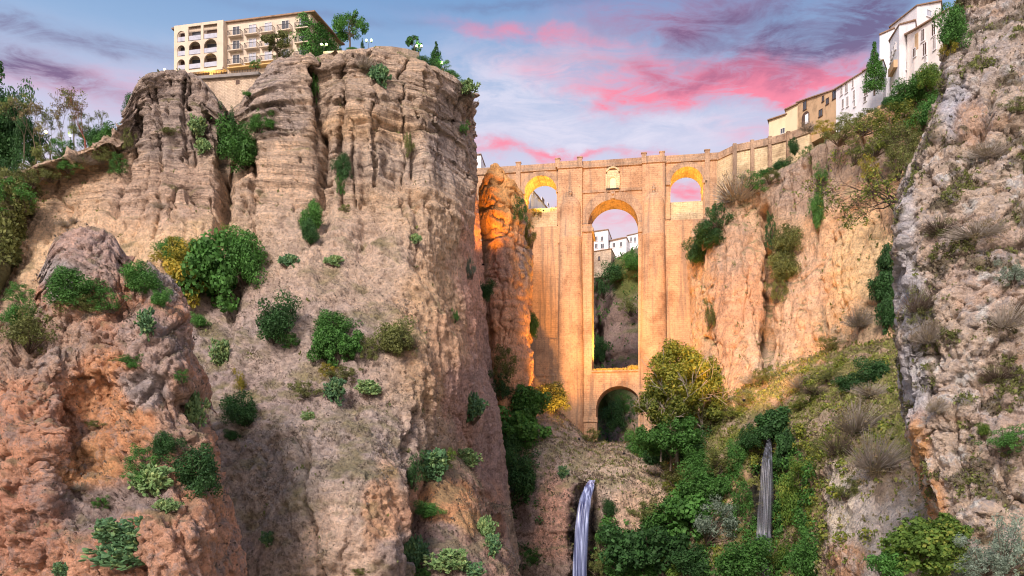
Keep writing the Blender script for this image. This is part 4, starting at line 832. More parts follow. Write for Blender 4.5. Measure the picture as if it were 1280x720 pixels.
# --- the old town on the right, from the bridge upwards
h, P = house('house', 'small low pale yellow house at the foot of the row, above the retaining wall', [(961, 240), (983, 236), (990, 246), (966, 250)], Zr(185, 240), Zr(151, 240)+.0, M_yellow, 'hip', .5); wins(h, P, 0, 1, [(976, 161.5, 981, 166)])
h, P = house('house', 'taller blank pale yellow house beside the small low one', [(982, 236), (998, 232), (1006, 242), (988, 246)], Zr(185, 236), Zr(138, 236), M_yellow, 'hip', .5)
h, P = house('house', 'long ochre plastered house with a dark arched doorway in the old town row', [(997, 232), (1018, 226), (1046, 218), (1056, 228), (1010, 243)], Zr(180, 228), [Zr(128, 232), Zr(121.5, 226), Zr(112, 218), Zr(112, 218), Zr(128, 232)], M_ochre, 'flat', .4)
fbh = wins(h, P, 0, 1, [(1004.5, 128, 1008, 136)], fm=M_wood); wins(h, P, 1, 2, [(1028, 121, 1030, 126), (1024, 138.5, 1028, 144), (1041, 115, 1045, 122), (1033, 124, 1036, 129)], fm=M_wood)
sx_, zx = on_face(fbh, 1007, 146); m = MB(); m.v = []; pts2 = []
p0_, d_, n_, L_ = fbh
for k in range(13): a = math.pi*k/12; pts2.append((sx_-1.5*math.cos(a), zx+1.5*math.sin(a)))
pts2 = [(sx_+1.5, zx-2.4)]+pts2[::-1]+[(sx_-1.5, zx-2.4)]
m.poly([(*(p0_+d_*a+n_*.05), b_) for a, b_ in pts2[::-1]]); o = m.build('archway_shade', M_wood, h)  # flat dark sheet stands in for the shade of the open arch
m = MB(); fbox(m, fbh, sx_-.1, sx_+1.1, zx-2.2, zx+.5, .06, .12); m.build('archway_back', M_white, h)
h, P = house('house', 'white house with tall dark balcony windows between the ochre house and the cypress', [(1045, 218), (1080, 207), (1092, 218), (1056, 229)], Zr(165, 212), [Zr(112, 218), Zr(90, 207), Zr(90, 207), Zr(112, 218)], M_white, 'flat', .4)
wins(h, P, 0, 1, [(1051, 108.5, 1053.5, 117.5), (1057, 105, 1060, 114.5), (1065.5, 98, 1067.5, 108.5), (1053, 125, 1055, 134.5), (1058.5, 122, 1061, 132), (1067, 114, 1069, 124), (1067.5, 127.5, 1069.5, 132.5)], fm=M_white2, pm=M_wood)
h, P = house('house', 'white house half hidden behind the cypress', [(1079, 207), (1104, 200), (1114, 212), (1090, 219)], Zr(160, 204), [Zr(90, 207), Zr(76, 200), Zr(76, 200), Zr(90, 207)], M_white, 'flat', .4)
wins(h, P, 0, 1, [(1081, 91, 1084, 103), (1080.5, 112, 1085, 118), (1080, 121.5, 1083, 126)], fm=M_white2, pm=M_wood)
h, P = house('house', 'narrow bluish white house with a little chimney left of the tallest white house', [(1099.5, 206), (1118, 203), (1128, 214), (1110, 217)], Zr(130, 205), Zr(44, 206), M_white, 'flat', .25)
m = MB(); p = P[0]+np.array((2.2, 2)); m.box(p[0], p[0]+.9, p[1], p[1]+.9, Zr(44, 206), Zr(44, 206)+1.6); m.build('chimney', M_white, h)
h, P = house('house', 'tallest white house with a stepped roof line and a slanting ochre balcony', [(1112, 197), (1124, 189), (1144, 193), (1150, 206), (1128, 210)], Zr(120, 192), [Zr(52, 197), Zr(32, 189), Zr(26, 193), Zr(26, 193), Zr(52, 197)], M_white, 'flat', .3)
wins(h, P, 0, 1, [(1114.5, 66, 1116, 72), (1117, 60, 1118.3, 66), (1119, 55, 1120.2, 61), (1113, 72, 1114.3, 77)], fm=M_white2, pm=M_wood)
fbh = face_basis(P[0], P[1]); m = MB(); a, z = on_face(fbh, 1115, 95); b_, z2 = on_face(fbh, 1122, 83); fbox(m, fbh, a, b_, z-.2, z+1.6, .004, .9); m.build('balcony', M_ochre, h)
wins(h, P, 1, 2, [(1132, 78, 1139, 91)], fm=M_white2, pm=M_white2)
h, P = house('house', 'white gabled house standing highest behind the row', [(1113, 212), (1146, 200), (1176, 204), (1180, 216), (1130, 224)], Zr(110, 206), [Zr(34, 212), Zr(8, 200), Zr(2, 204), Zr(2, 204), Zr(34, 212)], M_white2, 'flat', .3)
wins(h, P, 1, 2, [(1158, 12, 1164, 22)], fm=M_white2, pm=M_glassl)
h, P = house('house', 'white house with a cream left end and tall shuttered windows beside the near crag', [(1134, 190), (1143, 186), (1186, 176), (1200, 192), (1150, 200)], Zr(120, 184), [Zr(43, 190), Zr(39, 186), Zr(12, 176), Zr(12, 176), Zr(43, 190)], M_whitewarm, 'flat', .5)
fbq = face_basis(P[1], P[2]); m = MB(); q0 = on_face(fbq, 1143.5, 60)[0]; q1 = on_face(fbq, 1148, 60)[0]; fbox(m, fbq, q0, q1, Zr(64, 186), Zr(40, 185)-.1, .004, .05); m.build('cream_panel', M_ochre, h)
wins(h, P, 1, 2, [(1152, 38.5, 1156, 50), (1165, 31.5, 1169.5, 43), (1154, 55.5, 1158.5, 68), (1167, 48, 1170, 61), (1141.5, 62, 1145, 70), (1156, 72.5, 1158.5, 77), (1175, 26, 1178.5, 33)], fm=M_white2, pm=M_wood)
# --- houses beyond the bridge
h, P = house('house', 'white house with three floors seen left inside the central arch', [(741, 345), (760, 342), (764, 355), (744, 358)], Zr(320, 342), Zr(290, 345), M_white, 'flat', .4, group=None)
wins(h, P, 0, 1, [(744, 296, 747, 301), (751, 296, 754, 301), (744, 305, 747, 310), (751, 305, 755, 310)], fm=M_white2)
h, P = house('house', 'low rubble walled building below the white houses inside the central arch', [(742, 338), (764, 334), (768, 344), (745, 348)], Zr(345, 335), Zr(313, 336), M_rubble, 'flat', .3)
wins(h, P, 0, 1, [(748, 321, 750, 325)], fm=M_wood)
h, P = house('house', 'white house with a dark roof in the middle of the central arch', [(762, 345), (783, 340), (788, 352), (766, 356)], Zr(330, 342), Zr(299, 342), M_white, 'hip', .5)
wins(h, P, 0, 1, [(766, 304, 769, 309), (775, 303, 778, 308)], fm=M_white2)
h, P = house('house', 'white cubic house at the right inside the central arch', [(784, 347), (801, 343), (806, 356), (788, 359)], Zr(325, 344), Zr(293, 345), M_white, 'flat', .3)
wins(h, P, 0, 1, [(788, 297, 790, 302), (793, 297, 795, 302)], fm=M_white2)
h, P = house('house', 'white house with dark balcony doors framed by the left side arch', [(664, 270), (693, 300), (672, 318), (645, 285)], Zr(290, 280), Zr(236, 270), M_white, 'hip', .6, rise=.8)
wins(h, P, 0, 1, [(666, 240, 667.5, 246), (671, 243, 674, 251), (677, 246, 680, 256), (684, 253, 686, 258)], fm=M_white2, pm=M_wood)
h, P = house('house', 'small white house above the far left end of the bridge', [(585, 275), (601, 274), (606, 284), (590, 286)], Zr(225, 275), Zr(195, 275), M_white, 'hip', .4); wins(h, P, 0, 1, [(591, 200, 594, 204)], fm=M_wood)
# ------------------------------------------------------------------ finding the rock under a point
_A = np.concatenate([s[1].reshape(-1, 3) for s in SURF.values()]); _px, _py = proj(_A)
_m = (_px > -120) & (_px < 1400) & (_py > -120) & (_py < 860); _A = _A[_m]; _px = _px[_m]; _py = _py[_m]; _o = np.argsort(_px); _A = _A[_o]; _px = _px[_o]; _py = _py[_o]
def depth(px, py, r=3.0):
    while True:
        i, j = np.searchsorted(_px, (px-r, px+r)); k = np.abs(_py[i:j]-py) < r
        if k.sum() > 3: break
        r *= 1.6
        if r > 60: return 150.
    y = np.sort(_A[i:j, 1][k]); return float(y[min(len(y)-1, 2)])
# ------------------------------------------------------------------ foliage
def leaf_mat(name, a, b_, c_=None, trans=.4, rough=.6, gain=1.3):
    m = bpy.data.materials.new(name); m.use_nodes = True; q = G(m.node_tree); t = m.node_tree; p = t.nodes['Principled BSDF']
    p.inputs['Roughness'].default_value = rough; p.inputs['Specular IOR Level'].default_value = .25
    rnd = q.n('ShaderNodeNewGeometry').outputs['Random Per Island']; oi = q.n('ShaderNodeObjectInfo').outputs['Random']
    n = q.noise(q.n('ShaderNodeTexCoord').outputs['Object'], 2.2, 3, .6)
    f_ = q.m('ADD', q.m('MULTIPLY', rnd, .55), q.m('MULTIPLY', q.maprange(n, .35, .65), .45))
    st = [(0, a), (.6, b_)]+([(1, c_)] if c_ else [(1, tuple(x*1.35 for x in b_))])
    cc_ = q.ramp(f_, st); v = q.m('ADD', q.m('MULTIPLY', oi, .35), .83); cm = q.n('ShaderNodeHueSaturation'); q.put(cm.inputs['Color'], cc_); cm.inputs['Saturation'].default_value = .96; q.put(cm.inputs['Value'], q.m('MULTIPLY', v, gain))
    q.put(p.inputs['Base Color'], cm.outputs[0])
    tr = q.n('ShaderNodeBsdfTranslucent'); q.put(tr.inputs[0], cm.outputs[0]); mx = q.n('ShaderNodeMixShader'); mx.inputs[0].default_value = trans
    t.links.new(p.outputs[0], mx.inputs[1]); t.links.new(tr.outputs[0], mx.inputs[2]); t.links.new(mx.outputs[0], t.nodes['Material Output'].inputs[0]); return m
LM = dict(
 dark=leaf_mat('dark_foliage', (.018, .05, .018), (.04, .11, .03)),
 green=leaf_mat('green_foliage', (.03, .085, .02), (.07, .19, .035)),
 bright=leaf_mat('fresh_foliage', (.05, .10, .015), (.11, .20, .03), (.24, .26, .04)),
 olive=leaf_mat('olive_foliage', (.07, .085, .03), (.15, .17, .05)),
 yellow2=leaf_mat('yellowing_foliage', (.08, .12, .02), (.24, .25, .03), (.42, .32, .03)),
 lime=leaf_mat('turning_foliage', (.06, .10, .02), (.15, .19, .03), (.34, .30, .04)),
 grey=leaf_mat('silvery_foliage', (.10, .14, .10), (.20, .26, .20)),
 yellow=leaf_mat('autumn_foliage', (.10, .12, .02), (.30, .26, .03), (.48, .32, .03)),
 brown=leaf_mat('dry_foliage', (.12, .09, .05), (.21, .17, .09)),
 teal=leaf_mat('cactus_skin', (.025, .07, .03), (.06, .135, .055), (.16, .24, .08), trans=.0, rough=.5),
 paleteal=leaf_mat('pale_cactus_skin', (.05, .11, .035), (.12, .20, .07), (.26, .31, .11), trans=.0, rough=.5))
M_bark = pmat('bark', (.13, .10, .08), .95, .1, noise=.4, nscale=3.)
M_palebark = pmat('pale_bark', (.34, .30, .26), .95, .1, noise=.3, nscale=3.)
M_darkbark = pmat('dark_bark', (.045, .035, .03), .95, .1)
M_rust = pmat('rusty_bark', (.22, .08, .06), .95, .1, noise=.3, nscale=2.)
def leaves(centres, radii, n, size, r_, squash=(1, 1, 1), asp=1.9, shell=.55, droop=0.):
    """n leaf-shaped quads through the given clumps"""
    C = np.asarray(centres, float); Rd = np.asarray(radii, float); w_ = Rd**2; k = r_.choice(len(C), n, p=w_/w_.sum())
    d = r_.normal(size=(n, 3)); d /= np.linalg.norm(d, axis=1)[:, None]; rad = Rd[k]*(shell+(1-shell)*r_.rand(n)**.5)*(1+.12*r_.normal(size=n))
    P = C[k]+d*rad[:, None]*np.array(squash)
    nn = d+r_.normal(size=(n, 3))*.55+np.array((0, 0, .35)); nn /= np.linalg.norm(nn, axis=1)[:, None]
    t = np.cross(nn, r_.normal(size=(n, 3))); t[:, 2] -= droop; t /= np.linalg.norm(t, axis=1)[:, None]; b_ = np.cross(nn, t)
    s = size*(.55+.9*r_.rand(n)); u = t*s[:, None]; v = b_*(s/asp)[:, None]
    V = np.stack([P-u, P-v+nn*(s*.12)[:, None], P+u, P+v+nn*(s*.12)[:, None]], 1).reshape(-1, 3)
    return V, np.arange(4*n).reshape(n, 4)
def clumps(n, r_, R0=(1, 1, 1), cr_=(.28, .45), lo=-.6, fill=.72):
    out = []; rad = []; lob = [np.array((r_.uniform(-.36, .36), r_.uniform(-.25, .25), r_.uniform(-.34, .36))) for _ in range(5)]; ls = [r_.uniform(.42, .66) for _ in range(5)]
    while len(out) < n:
        d = r_.normal(size=3); d /= np.linalg.norm(d)
        if d[2] < lo: continue
        k = fill*(r_.rand()**.33 if r_.rand() < .35 else .8+.25*r_.rand()); l = r_.randint(5) if max(R0) <= 1.01 else -1
        out.append((lob[l]+d*ls[l]*k*1.15)*np.array(R0) if l >= 0 else d*np.array(R0)*k); rad.append(r_.uniform(*cr_))
    out = np.array(out); rad = np.array(rad)
    if max(R0) <= 1.01:          # fill the unit box again
        hi = (out+rad[:, None]*.8).max(0); lo_ = (out-rad[:, None]*.8).min(0); out = (out-(hi+lo_)/2)/((hi-lo_)/2)
    return out, rad
def branch_mb(m, a, d, L, r, depth_, r_, spread=.5, gn=.72, up=.08, nseg=3, tips=None, kids=(2, 3), rmin=.012):
    a = Vector(a); d = Vector(d).normalized()
    for s in range(nseg):
        nd = (d+Vector(r_.normal(size=3))*.16+Vector((0, 0, up))).normalized(); b_ = a+nd*(L/nseg); r1 = max(r*(1-.32/nseg*(s+1)), rmin*.7)
        m.tube(a, b_, r, r1, 5 if r < .08 else 7, cap=False); a = b_; d = nd; r = r1
        if depth_ > 0 and s > 0 and r_.rand() < .5:
            e = (d+Vector(r_.normal(size=3))*spread*1.3).normalized(); branch_mb(m, a, e, L*gn*.7, r*.5, depth_-1, r_, spread, gn, up, 2, tips, kids, rmin)
    if depth_ > 0:
        for k in range(r_.randint(kids[0], kids[1]+1)):
            e = (d+Vector(r_.normal(size=3))*spread).normalized(); branch_mb(m, a, e, L*gn*r_.uniform(.75, 1.15), r*.66, depth_-1, r_, spread, gn, up, nseg, tips, kids, rmin)
    elif tips is not None: tips.append(tuple(a))
PROTO = {}
def proto_bush(kind, colour, variant):
    """returns (foliage mesh, stem mesh), about 1 unit radius round the origin"""
    key = (kind, colour, variant)
    if key in PROTO: return PROTO[key]
    r_ = np.random.RandomState(abs(hash(kind)) % 1 + variant*71+len(kind)*13)
    st = MB(); mat = LM[colour]; bark = M_bark
    if kind == 'round':
        c_, q = clumps(34, r_, (1, 1, .95), (.2, .38), -.75); V, F = leaves(c_, q, 7000, .042, r_)
        for i in range(0, 34, 5): st.tube((0, .5, -.8), tuple(c_[i]*.8), .05, .015, 5, False)
    elif kind == 'broad':
        c_, q = clumps(44, r_, (1, 1, 1), (.15, .33), -.8); V, F = leaves(c_, q, 5000, .06, r_, asp=1.35, droop=.5)
        for i in range(0, 44, 5): st.tube((0, .5, -.8), tuple(c_[i]*.85), .05, .015, 5, False)
    elif kind == 'loose':
        c_, q = clumps(40, r_, (1, 1, .95), (.10, .28), -.7, .85); V, F = leaves(c_, q, 3200, .045, r_, asp=2.6, shell=.2)
        for i in range(0, 40, 2): st.tube((0, .5, -.8), tuple(c_[i]), .03, .01, 4, False)
    elif kind == 'twiggy':
        c_, q = clumps(46, r_, (1, 1, .9), (.10, .26), -.7, .85); V, F = leaves(c_, q, 1500, .04, r_, asp=3, shell=.1)
        for i in range(260):
            d = r_.normal(size=3); d[2] = abs(d[2])*.8-.15; d /= np.linalg.norm(d); a = d*r_.uniform(.1, .5)+np.array((0, .2, -.3)); b_ = d*r_.uniform(.75, 1.05)+r_.normal(size=3)*.12
            st.tube(a, b_, .014, .006, 3, False)
        bark = M_palebark if colour == 'brown' else M_bark
    elif kind == 'cactus':
        P = []; c0 = [tuple(np.array((np.clip(r_.normal(), -1.6, 1.6)*.36, r_.normal()*.2, r_.uniform(-.8, .2))))+(0,) for _ in range(46)]
        m = MB(); q_ = []
        for s in c0: q_.append((Vector(s[:3]), Vector((r_.normal()*.3, r_.normal()*.3, 1)).normalized(), 0))
        while q_:
            p, d, lv = q_.pop(0); rr = r_.uniform(.065, .105); c_ = p+d*rr; w_ = d.cross(Vector(r_.normal(size=3))).normalized(); nrm = d.cross(w_)
            i = len(m.v); n = 10
            for sgn, k in ((-1, .8), (0, 1), (1, .8)):
                for j in range(n): t = 2*math.pi*j/n; m.v.append(tuple(c_+d*(rr*1.15*k*math.cos(t))+w_*(rr*.8*k*math.sin(t))+nrm*(sgn*.018)))
            for l in (0, 1): m.f += [(i+l*n+j, i+l*n+(j+1) % n, i+(l+1)*n+(j+1) % n, i+(l+1)*n+j) for j in range(n)]
            m.f += [tuple(i+n-1-j for j in range(n)), tuple(i+2*n+j for j in range(n))]
            if lv < 5:
                for _ in range(r_.choice([1, 2, 2, 3]) if lv < 4 else r_.choice([0, 1, 2])):
                    nd = (d+Vector(r_.normal(size=3))*.6+Vector((0, 0, .15))).normalized(); np_ = c_+nd*rr*.9
                    if len(q_)+len(m.f)/22 < 620 and np_.length < 1.05: q_.append((np_, nd, lv+1))
        me = bpy.data.meshes.new('foliage'); me.from_pydata(m.v, [], m.f); me.materials.append(mat); V = None
        for i in range(7): st.tube((0, .4, -.9), (r_.uniform(-.5, .5), r_.uniform(-.3, .4), -.5), .06, .05, 6)
    elif kind == 'creeper':
        c_, q = clumps(80, r_, (1, .45, 1), (.10, .22), -1, .85); V, F = leaves(c_, q, 8000, .034, r_, asp=1.5, droop=.6)
        for i in range(0, 80, 6): st.tube((c_[i][0]*.6, .5, -.6), tuple(c_[i]), .025, .01, 4, False)
    if V is not None: me = mesh_arr('foliage', V, F, False); me.materials.append(mat)
    ms = bpy.data.meshes.new('stems'); ms.from_pydata(st.v, [], st.f); ms.materials.append(bark)
    PROTO[key] = (me, ms); return PROTO[key]
KN = dict(round='shrub', broad='broadleaf_shrub', loose='loose_shrub', twiggy='dry_shrub', cactus='prickly_pear', creeper='climbing_plant')
CATN = dict(round='shrub', broad='shrub', loose='shrub', twiggy='shrub', cactus='cactus', creeper='climbing plant')
vr = np.random.RandomState(5)
def plant(px, py, rx, ry, kind, colour, label, Y=None, group=None, out=.35):
    """plant rooted on the rock found under it; rx, ry give its half width and half height as seen"""
    if Y is None:
        ds = [depth(px+a*rx*.5, py+b_*ry*.6) for a, b_ in ((0, 0), (0, .7), (-.6, .3), (.6, .3))]; Y = sorted(ds)[1]
    wx_ = rx*Y/1000.*1.1; wz_ = ry*Y/1000.*1.1; wy_ = min(wx_, wz_)*1.05+.0
    c_ = W(px, py, Y-out*wy_); e = empty(KN[kind], c_, 0)
    tag(e, label, CATN[kind], group); me, ms = proto_bush(kind, colour, vr.randint(3))
    rz = vr.uniform(-.7, .7) if kind != 'creeper' else vr.uniform(-.2, .2)
    flip = vr.choice([-1, 1])
    for nm, dd in (('pads' if kind == 'cactus' else 'foliage', me), ('stems', ms)):
        o = link(nm, dd, None, e); o.scale = (wx_*1.02*flip, wy_, wz_*1.02); o.rotation_euler = (0, 0, rz)
    return e
PL = [
 # left outcrop and its ledge
 (36,407,40,36,'loose','olive','big greyish olive shrub at the left frame edge on the outcrop ledge'),
 (20,392,20,18,'round','green','small green shrub above the big olive shrub at the left edge'),
 (28,366,22,14,'loose','green','low green shrub against pale rock left of the outcrop boulder'),
 (92,358,32,26,'round','green','green shrub directly under the grey outcrop boulder'),
 (133,374,26,18,'loose','green','grey green shrub right of the one under the boulder'),
 (110,378,18,14,'loose','olive','low olive shrub between two green shrubs under the boulder'),
 (177,346,24,24,'round','green','round green shrub to the right of the outcrop boulder'),
 (200,372,16,12,'round','green','small shrub just below the round one right of the boulder'),
 (222,318,32,28,'loose','yellow','yellowish olive shrub on top of the outcrop shoulder'),
 (235,352,26,34,'broad','yellow','yellow green drooping shrub at the outcrop shoulder edge'),
 (262,340,40,46,'broad','green','large bright green shrub hanging over the right end of the outcrop'),
 (212,310,20,16,'round','green','dark topped shrub behind the yellowish one on the outcrop shoulder'),
 (312,322,30,38,'round','green','large rounded bright shrub under the vertical dark cleft'),
 (300,300,20,22,'loose','bright','light green upper tuft beside the large rounded shrub below the cleft'),
 (250,400,12,10,'round','green','small shrub below the outcrop shoulder overhang'),
 (183,402,15,20,'cactus','teal','prickly pear on the outcrop under the round green shrub'),
 (166,455,7,6,'round','green','tiny green tuft on the red outcrop face'),
 (275,440,14,20,'cactus','paleteal','pale prickly pear on the slope right of the outcrop'),
 (301,476,9,18,'loose','yellow','small yellow shrub above the dark round shrub in the gully'),
 (300,510,24,25,'round','dark','dark round shrub in the gully between outcrop and grey slope'),
 (291,543,10,8,'round','dark','small dark shrub just beneath the dark round one in the gully'),
 (242,511,17,28,'cactus','paleteal','tall pale prickly pear on the right flank of the red outcrop'),
 (225,470,10,10,'loose','green','little shrub near the top right edge of the red face'),
 (207,556,18,18,'round','dark','dark upper shrub of the thicket on the red outcrop'),
 (241,590,32,36,'round','dark','biggest dark shrub of the thicket on the red outcrop'),
 (180,578,26,24,'loose','green','green leafy shrub at the left of the outcrop thicket'),
 (188,600,30,25,'cactus','paleteal','wide pale prickly pear at the front of the outcrop thicket'),
 (209,632,17,12,'cactus','paleteal','small prickly pear below the outcrop thicket'),
 (150,665,36,22,'cactus','teal','wide green prickly pear low on the red outcrop'),
 (160,692,44,22,'cactus','teal','largest prickly pear low on the red outcrop near the bottom edge'),
 (125,628,14,10,'loose','green','small shrub in the dark hollow of the red outcrop'),
 (98,610,18,8,'twiggy','brown','dry brown shrub in the hollow of the red outcrop'),
 (80,712,16,12,'cactus','teal','prickly pear at the bottom edge below the red face'),
 (160,448,20,8,'loose','green','flat green shrub on the ledge of the red face'),
 (120,530,22,6,'loose','olive','thin olive growth on a ledge of the red face'),
 (58,216,24,11,'loose','olive','low olive scrub spilling over the left cliff rim, lowest clump'),
 (84,206,20,10,'loose','green','green scrub on the left cliff rim under the cold white lamp'),
 (106,199,18,11,'twiggy','brown','brown scrub on the left cliff rim below the rusty dead tree'),
 (127,192,16,12,'loose','olive','olive scrub on the left cliff rim nearest the rock turret'),
 (40,236,16,12,'loose','olive','olive scrub where the green hillside meets the beige cliff'),
 (150,205,14,16,'loose','green','green scrub in the notch at the left foot of the rock turret'),
 (160,172,8,16,'loose','olive','narrow olive scrub on the left side of the rock turret'),
 # grey slope of the big cliff
 (348,398,28,34,'round','dark','dark round shrub alone on the grey slope under the cliff'),
 (365,425,16,12,'loose','green','low shrub hugging the right foot of the dark round one on the slope'),
 (420,408,28,22,'round','green','upper green shrub of the middle clump on the grey slope'),
 (405,434,20,24,'broad','green','bright left shrub of the middle clump on the grey slope'),
 (436,434,18,20,'broad','green','bright right shrub of the middle clump on the grey slope'),
 (464,436,14,16,'loose','olive','small olive shrub between the two clumps on the grey slope'),
 (488,420,26,28,'round','olive','dark olive shrub at the right of the grey slope clump'),
 (510,432,14,14,'twiggy','olive','thin dull shrub at the right edge of the grey slope clump'),
 (430,466,26,12,'loose','olive','yellow green low shrub under the middle clump'),
 (383,487,24,14,'loose','olive','pale olive shrub lower left of the middle clump'),
 (418,487,15,20,'cactus','teal','green prickly pear on the crest of the pale buttress'),
 (462,484,18,12,'cactus','paleteal','pale prickly pear right of the buttress crest'),
 (410,462,16,10,'loose','yellow','yellow shrub on the buttress crest'),
 (385,520,10,7,'cactus','paleteal','tiny prickly pear on the pale buttress'),
 (334,672,10,10,'cactus','teal','tiny prickly pear on the dark slope at the bottom'),
 (452,714,12,6,'loose','olive','tiny olive shrub at the foot of the pale buttress'),
 (360,325,14,10,'cactus','teal','small prickly pear high on the grey slope'),
 (416,325,14,8,'cactus','paleteal','pale small prickly pear high on the grey slope'),
 (520,298,8,8,'cactus','paleteal','prickly pear on a small ledge of the tan buttress'),
 (430,260,8,6,'loose','olive','tiny shrub in the alcove of the tan buttress'),
 # upper face
 (306,184,30,34,'round','green','largest green bush hanging on the upper cliff below the terrace wall'),
 (322,152,18,16,'loose','green','upper part bush above the hanging green one on the cliff'),
 (288,152,14,24,'loose','dark','dark bush deep in the cleft right of the rock turret'),
 (390,268,15,22,'round','green','narrow green bush on the cliff face, upper one of two'),
 (387,288,12,18,'round','dark','narrow green bush on the cliff face, lower one of two'),
 (428,208,12,20,'round','dark','dark ivy like bush in a vertical groove of the cliff'),
 (427,232,7,14,'loose','green','small bush below the dark one in the vertical groove'),
 (394,100,6,32,'loose','green','narrow strip of green growing in the deep crack near the top'),
 (247,156,12,14,'cactus','paleteal','pale prickly pear on the front of the rock turret'),
 (254,182,10,12,'cactus','paleteal','second pale prickly pear lower on the rock turret'),
 (210,162,14,6,'loose','olive','low olive tuft on the shoulder of the rock turret'),
 (338,154,8,6,'round','green','tiny tuft on the boulder under the terrace'),
 (310,117,7,4,'round','green','tiny green cushion beside the terrace wall foot'),
 (474,93,14,16,'cactus','teal','green prickly pear near the brink of the cliff under the lookout'),
 (458,80,12,10,'twiggy','brown','brown dry shrub just under the lookout parapet'),
 (512,180,7,18,'loose','olive','olive streak of shrub on the upper right face'),
 (580,160,8,8,'loose','green','small shrub on the right shoulder of the big cliff'),
 (586,108,12,12,'cactus','paleteal','pale prickly pear on the extreme right shoulder against the sky'),
 (200,258,12,5,'twiggy','brown','brown tuft on the ochre face below the turret'),
 (80,280,10,6,'twiggy','brown','brown tuft over the outcrop boulder'),
 (92,276,6,5,'twiggy','brown','tiny brown tuft left of the turret crack'),
 # right flank and spur
 (588,334,8,16,'loose','grey','blue green tuft in the chasm beside the cliff flank'),
 (607,363,13,14,'round','dark','dark green shrub in the chasm left of the rock pillar'),
 (570,394,6,10,'loose','green','small shrub on the pink flank of the big cliff'),
 (590,508,18,22,'cactus','teal','blue green prickly pear on the fluted flank of the big cliff'),
 (538,580,26,24,'cactus','teal','dark blue green prickly pear on top of the low spur'),
 (556,572,14,14,'loose','bright','bright shrub in the middle of the spur top'),
 (516,586,14,28,'loose','dark','dark shrub wedged between the pale buttress and the spur'),
 (586,572,15,15,'cactus','paleteal','light yellow green prickly pear at the right of the spur top'),
 (537,636,18,12,'round','green','flattened green shrub in the orange hollow of the spur'),
 (608,660,13,20,'cactus','paleteal','pale prickly pear on the right side of the low spur'),
 (616,680,12,16,'cactus','teal','green prickly pear right below the pale one on the spur side'),
 (520,690,18,26,'cactus','teal','tall green prickly pear at the bottom beside the buttress foot'),
 (560,700,26,18,'cactus','paleteal','wide yellowish prickly pear at the bottom of the spur'),
 (590,712,20,12,'cactus','teal','low prickly pear at the bottom edge right of the wide one'),
 (530,714,16,10,'loose','green','green shrub at the bottom edge left of the wide prickly pear'),
 # chasm and left bank
 (667,406,9,18,'round','dark','dark shrub on the right side of the rock pillar by the bridge pier'),
 (652,262,12,18,'loose','dark','dark shrub high on the right shoulder of the rock pillar'),
 (662,292,10,20,'loose','olive','olive shrub lower on the right shoulder of the rock pillar'),
 (634,452,18,22,'loose','olive','thin topped olive shrub at the foot of the rock pillar'),
 (628,482,18,22,'loose','dark','dark shrub below the olive one at the foot of the pillar'),
 (683,496,30,20,'round','olive','olive rounded shrub below the left bridge pier'),
 (660,505,24,24,'broad','green','green shrub left under the olive rounded one on the left bank'),
 (652,536,32,28,'broad','green','large light topped shrub in the gully of the left bank'),
 (640,560,20,30,'round','dark','dark shrub left of the large one in the left bank gully'),
 (652,590,24,34,'round','dark','darkest deep shrub low in the left bank gully'),
 (738,545,12,12,'loose','olive','olive shrub at the corner of the lower arch foot'),
 (704,590,8,10,'cactus','teal','small prickly pear above the first waterfall'),
 (665,695,16,12,'loose','green','shrub beside the foot of the left bank'),
 # right bank
 (885,292,20,20,'round','dark','dark shrub at the top left of the warm right cliff, upper one'),
 (873,315,16,18,'round','dark','dark shrub hanging at the cliff edge by the right pier'),
 (900,270,18,22,'loose','dark','dark shrub on the rim of the right cliff under the lit wall'),
 (918,240,24,24,'twiggy','brown','brown leafless shrub in front of the lit retaining wall'),
 (946,228,20,14,'loose','green','green shrub right of the brown one under the lit wall'),
 (965,220,14,10,'loose','olive','olive shrub on the rim below the lit wall end'),
 (888,392,9,22,'loose','olive','narrow shrub in a crack of the right cliff near the bridge'),
 (984,298,20,22,'round','olive','top olive shrub hanging in the wide cleft of the right cliff'),
 (980,330,20,24,'round','olive','middle olive shrub hanging in the wide cleft of the right cliff'),
 (973,360,13,20,'loose','olive','lowest olive shrub in the wide cleft of the right cliff'),
 (964,288,9,26,'loose','dark','dark green strip left in the wide cleft of the right cliff'),
 (1021,260,9,28,'round','green','green hanging shrub in the upper right cliff groove'),
 (1026,218,10,14,'loose','green','shrub above the hanging one in the upper groove'),
 (1108,330,12,26,'broad','dark','upper dark leafy creeper beside the near crag'),
 (1104,362,15,24,'broad','dark','middle dark leafy creeper beside the near crag'),
 (1110,395,12,24,'broad','dark','lower dark leafy creeper beside the near crag'),
 (1075,402,20,16,'twiggy','brown','dry thorny shrub in front of the smooth orange cliff'),
 (1098,462,26,18,'round','dark','dark green bush on the grassy slope beside the near crag'),
 (1066,478,24,14,'round','dark','left lower part bush of the dark pair on the grassy slope'),
 (955,470,14,12,'loose','olive','olive shrub on the grassy slope left end'),
 (1000,480,20,12,'twiggy','brown','brown thorny shrub on the middle of the grassy slope'),
 (1035,468,16,10,'loose','olive','olive green tuft on the grassy slope'),
 (930,498,18,12,'loose','olive','grass green shrub on the slope above the left end of the rock wall'),
 (1075,530,34,28,'twiggy','brown','wide dry thicket on the rock above the lower wall'),
 (1095,575,30,34,'twiggy','brown','big dry brown thicket against the near crag'),
 (1050,560,20,24,'twiggy','olive','dull olive thicket left of the big dry one'),
 (1060,610,16,18,'loose','olive','olive shrub below the dry thickets'),
 (966,532,26,22,'broad','dark','dark fig like shrub arching over the second waterfall'),
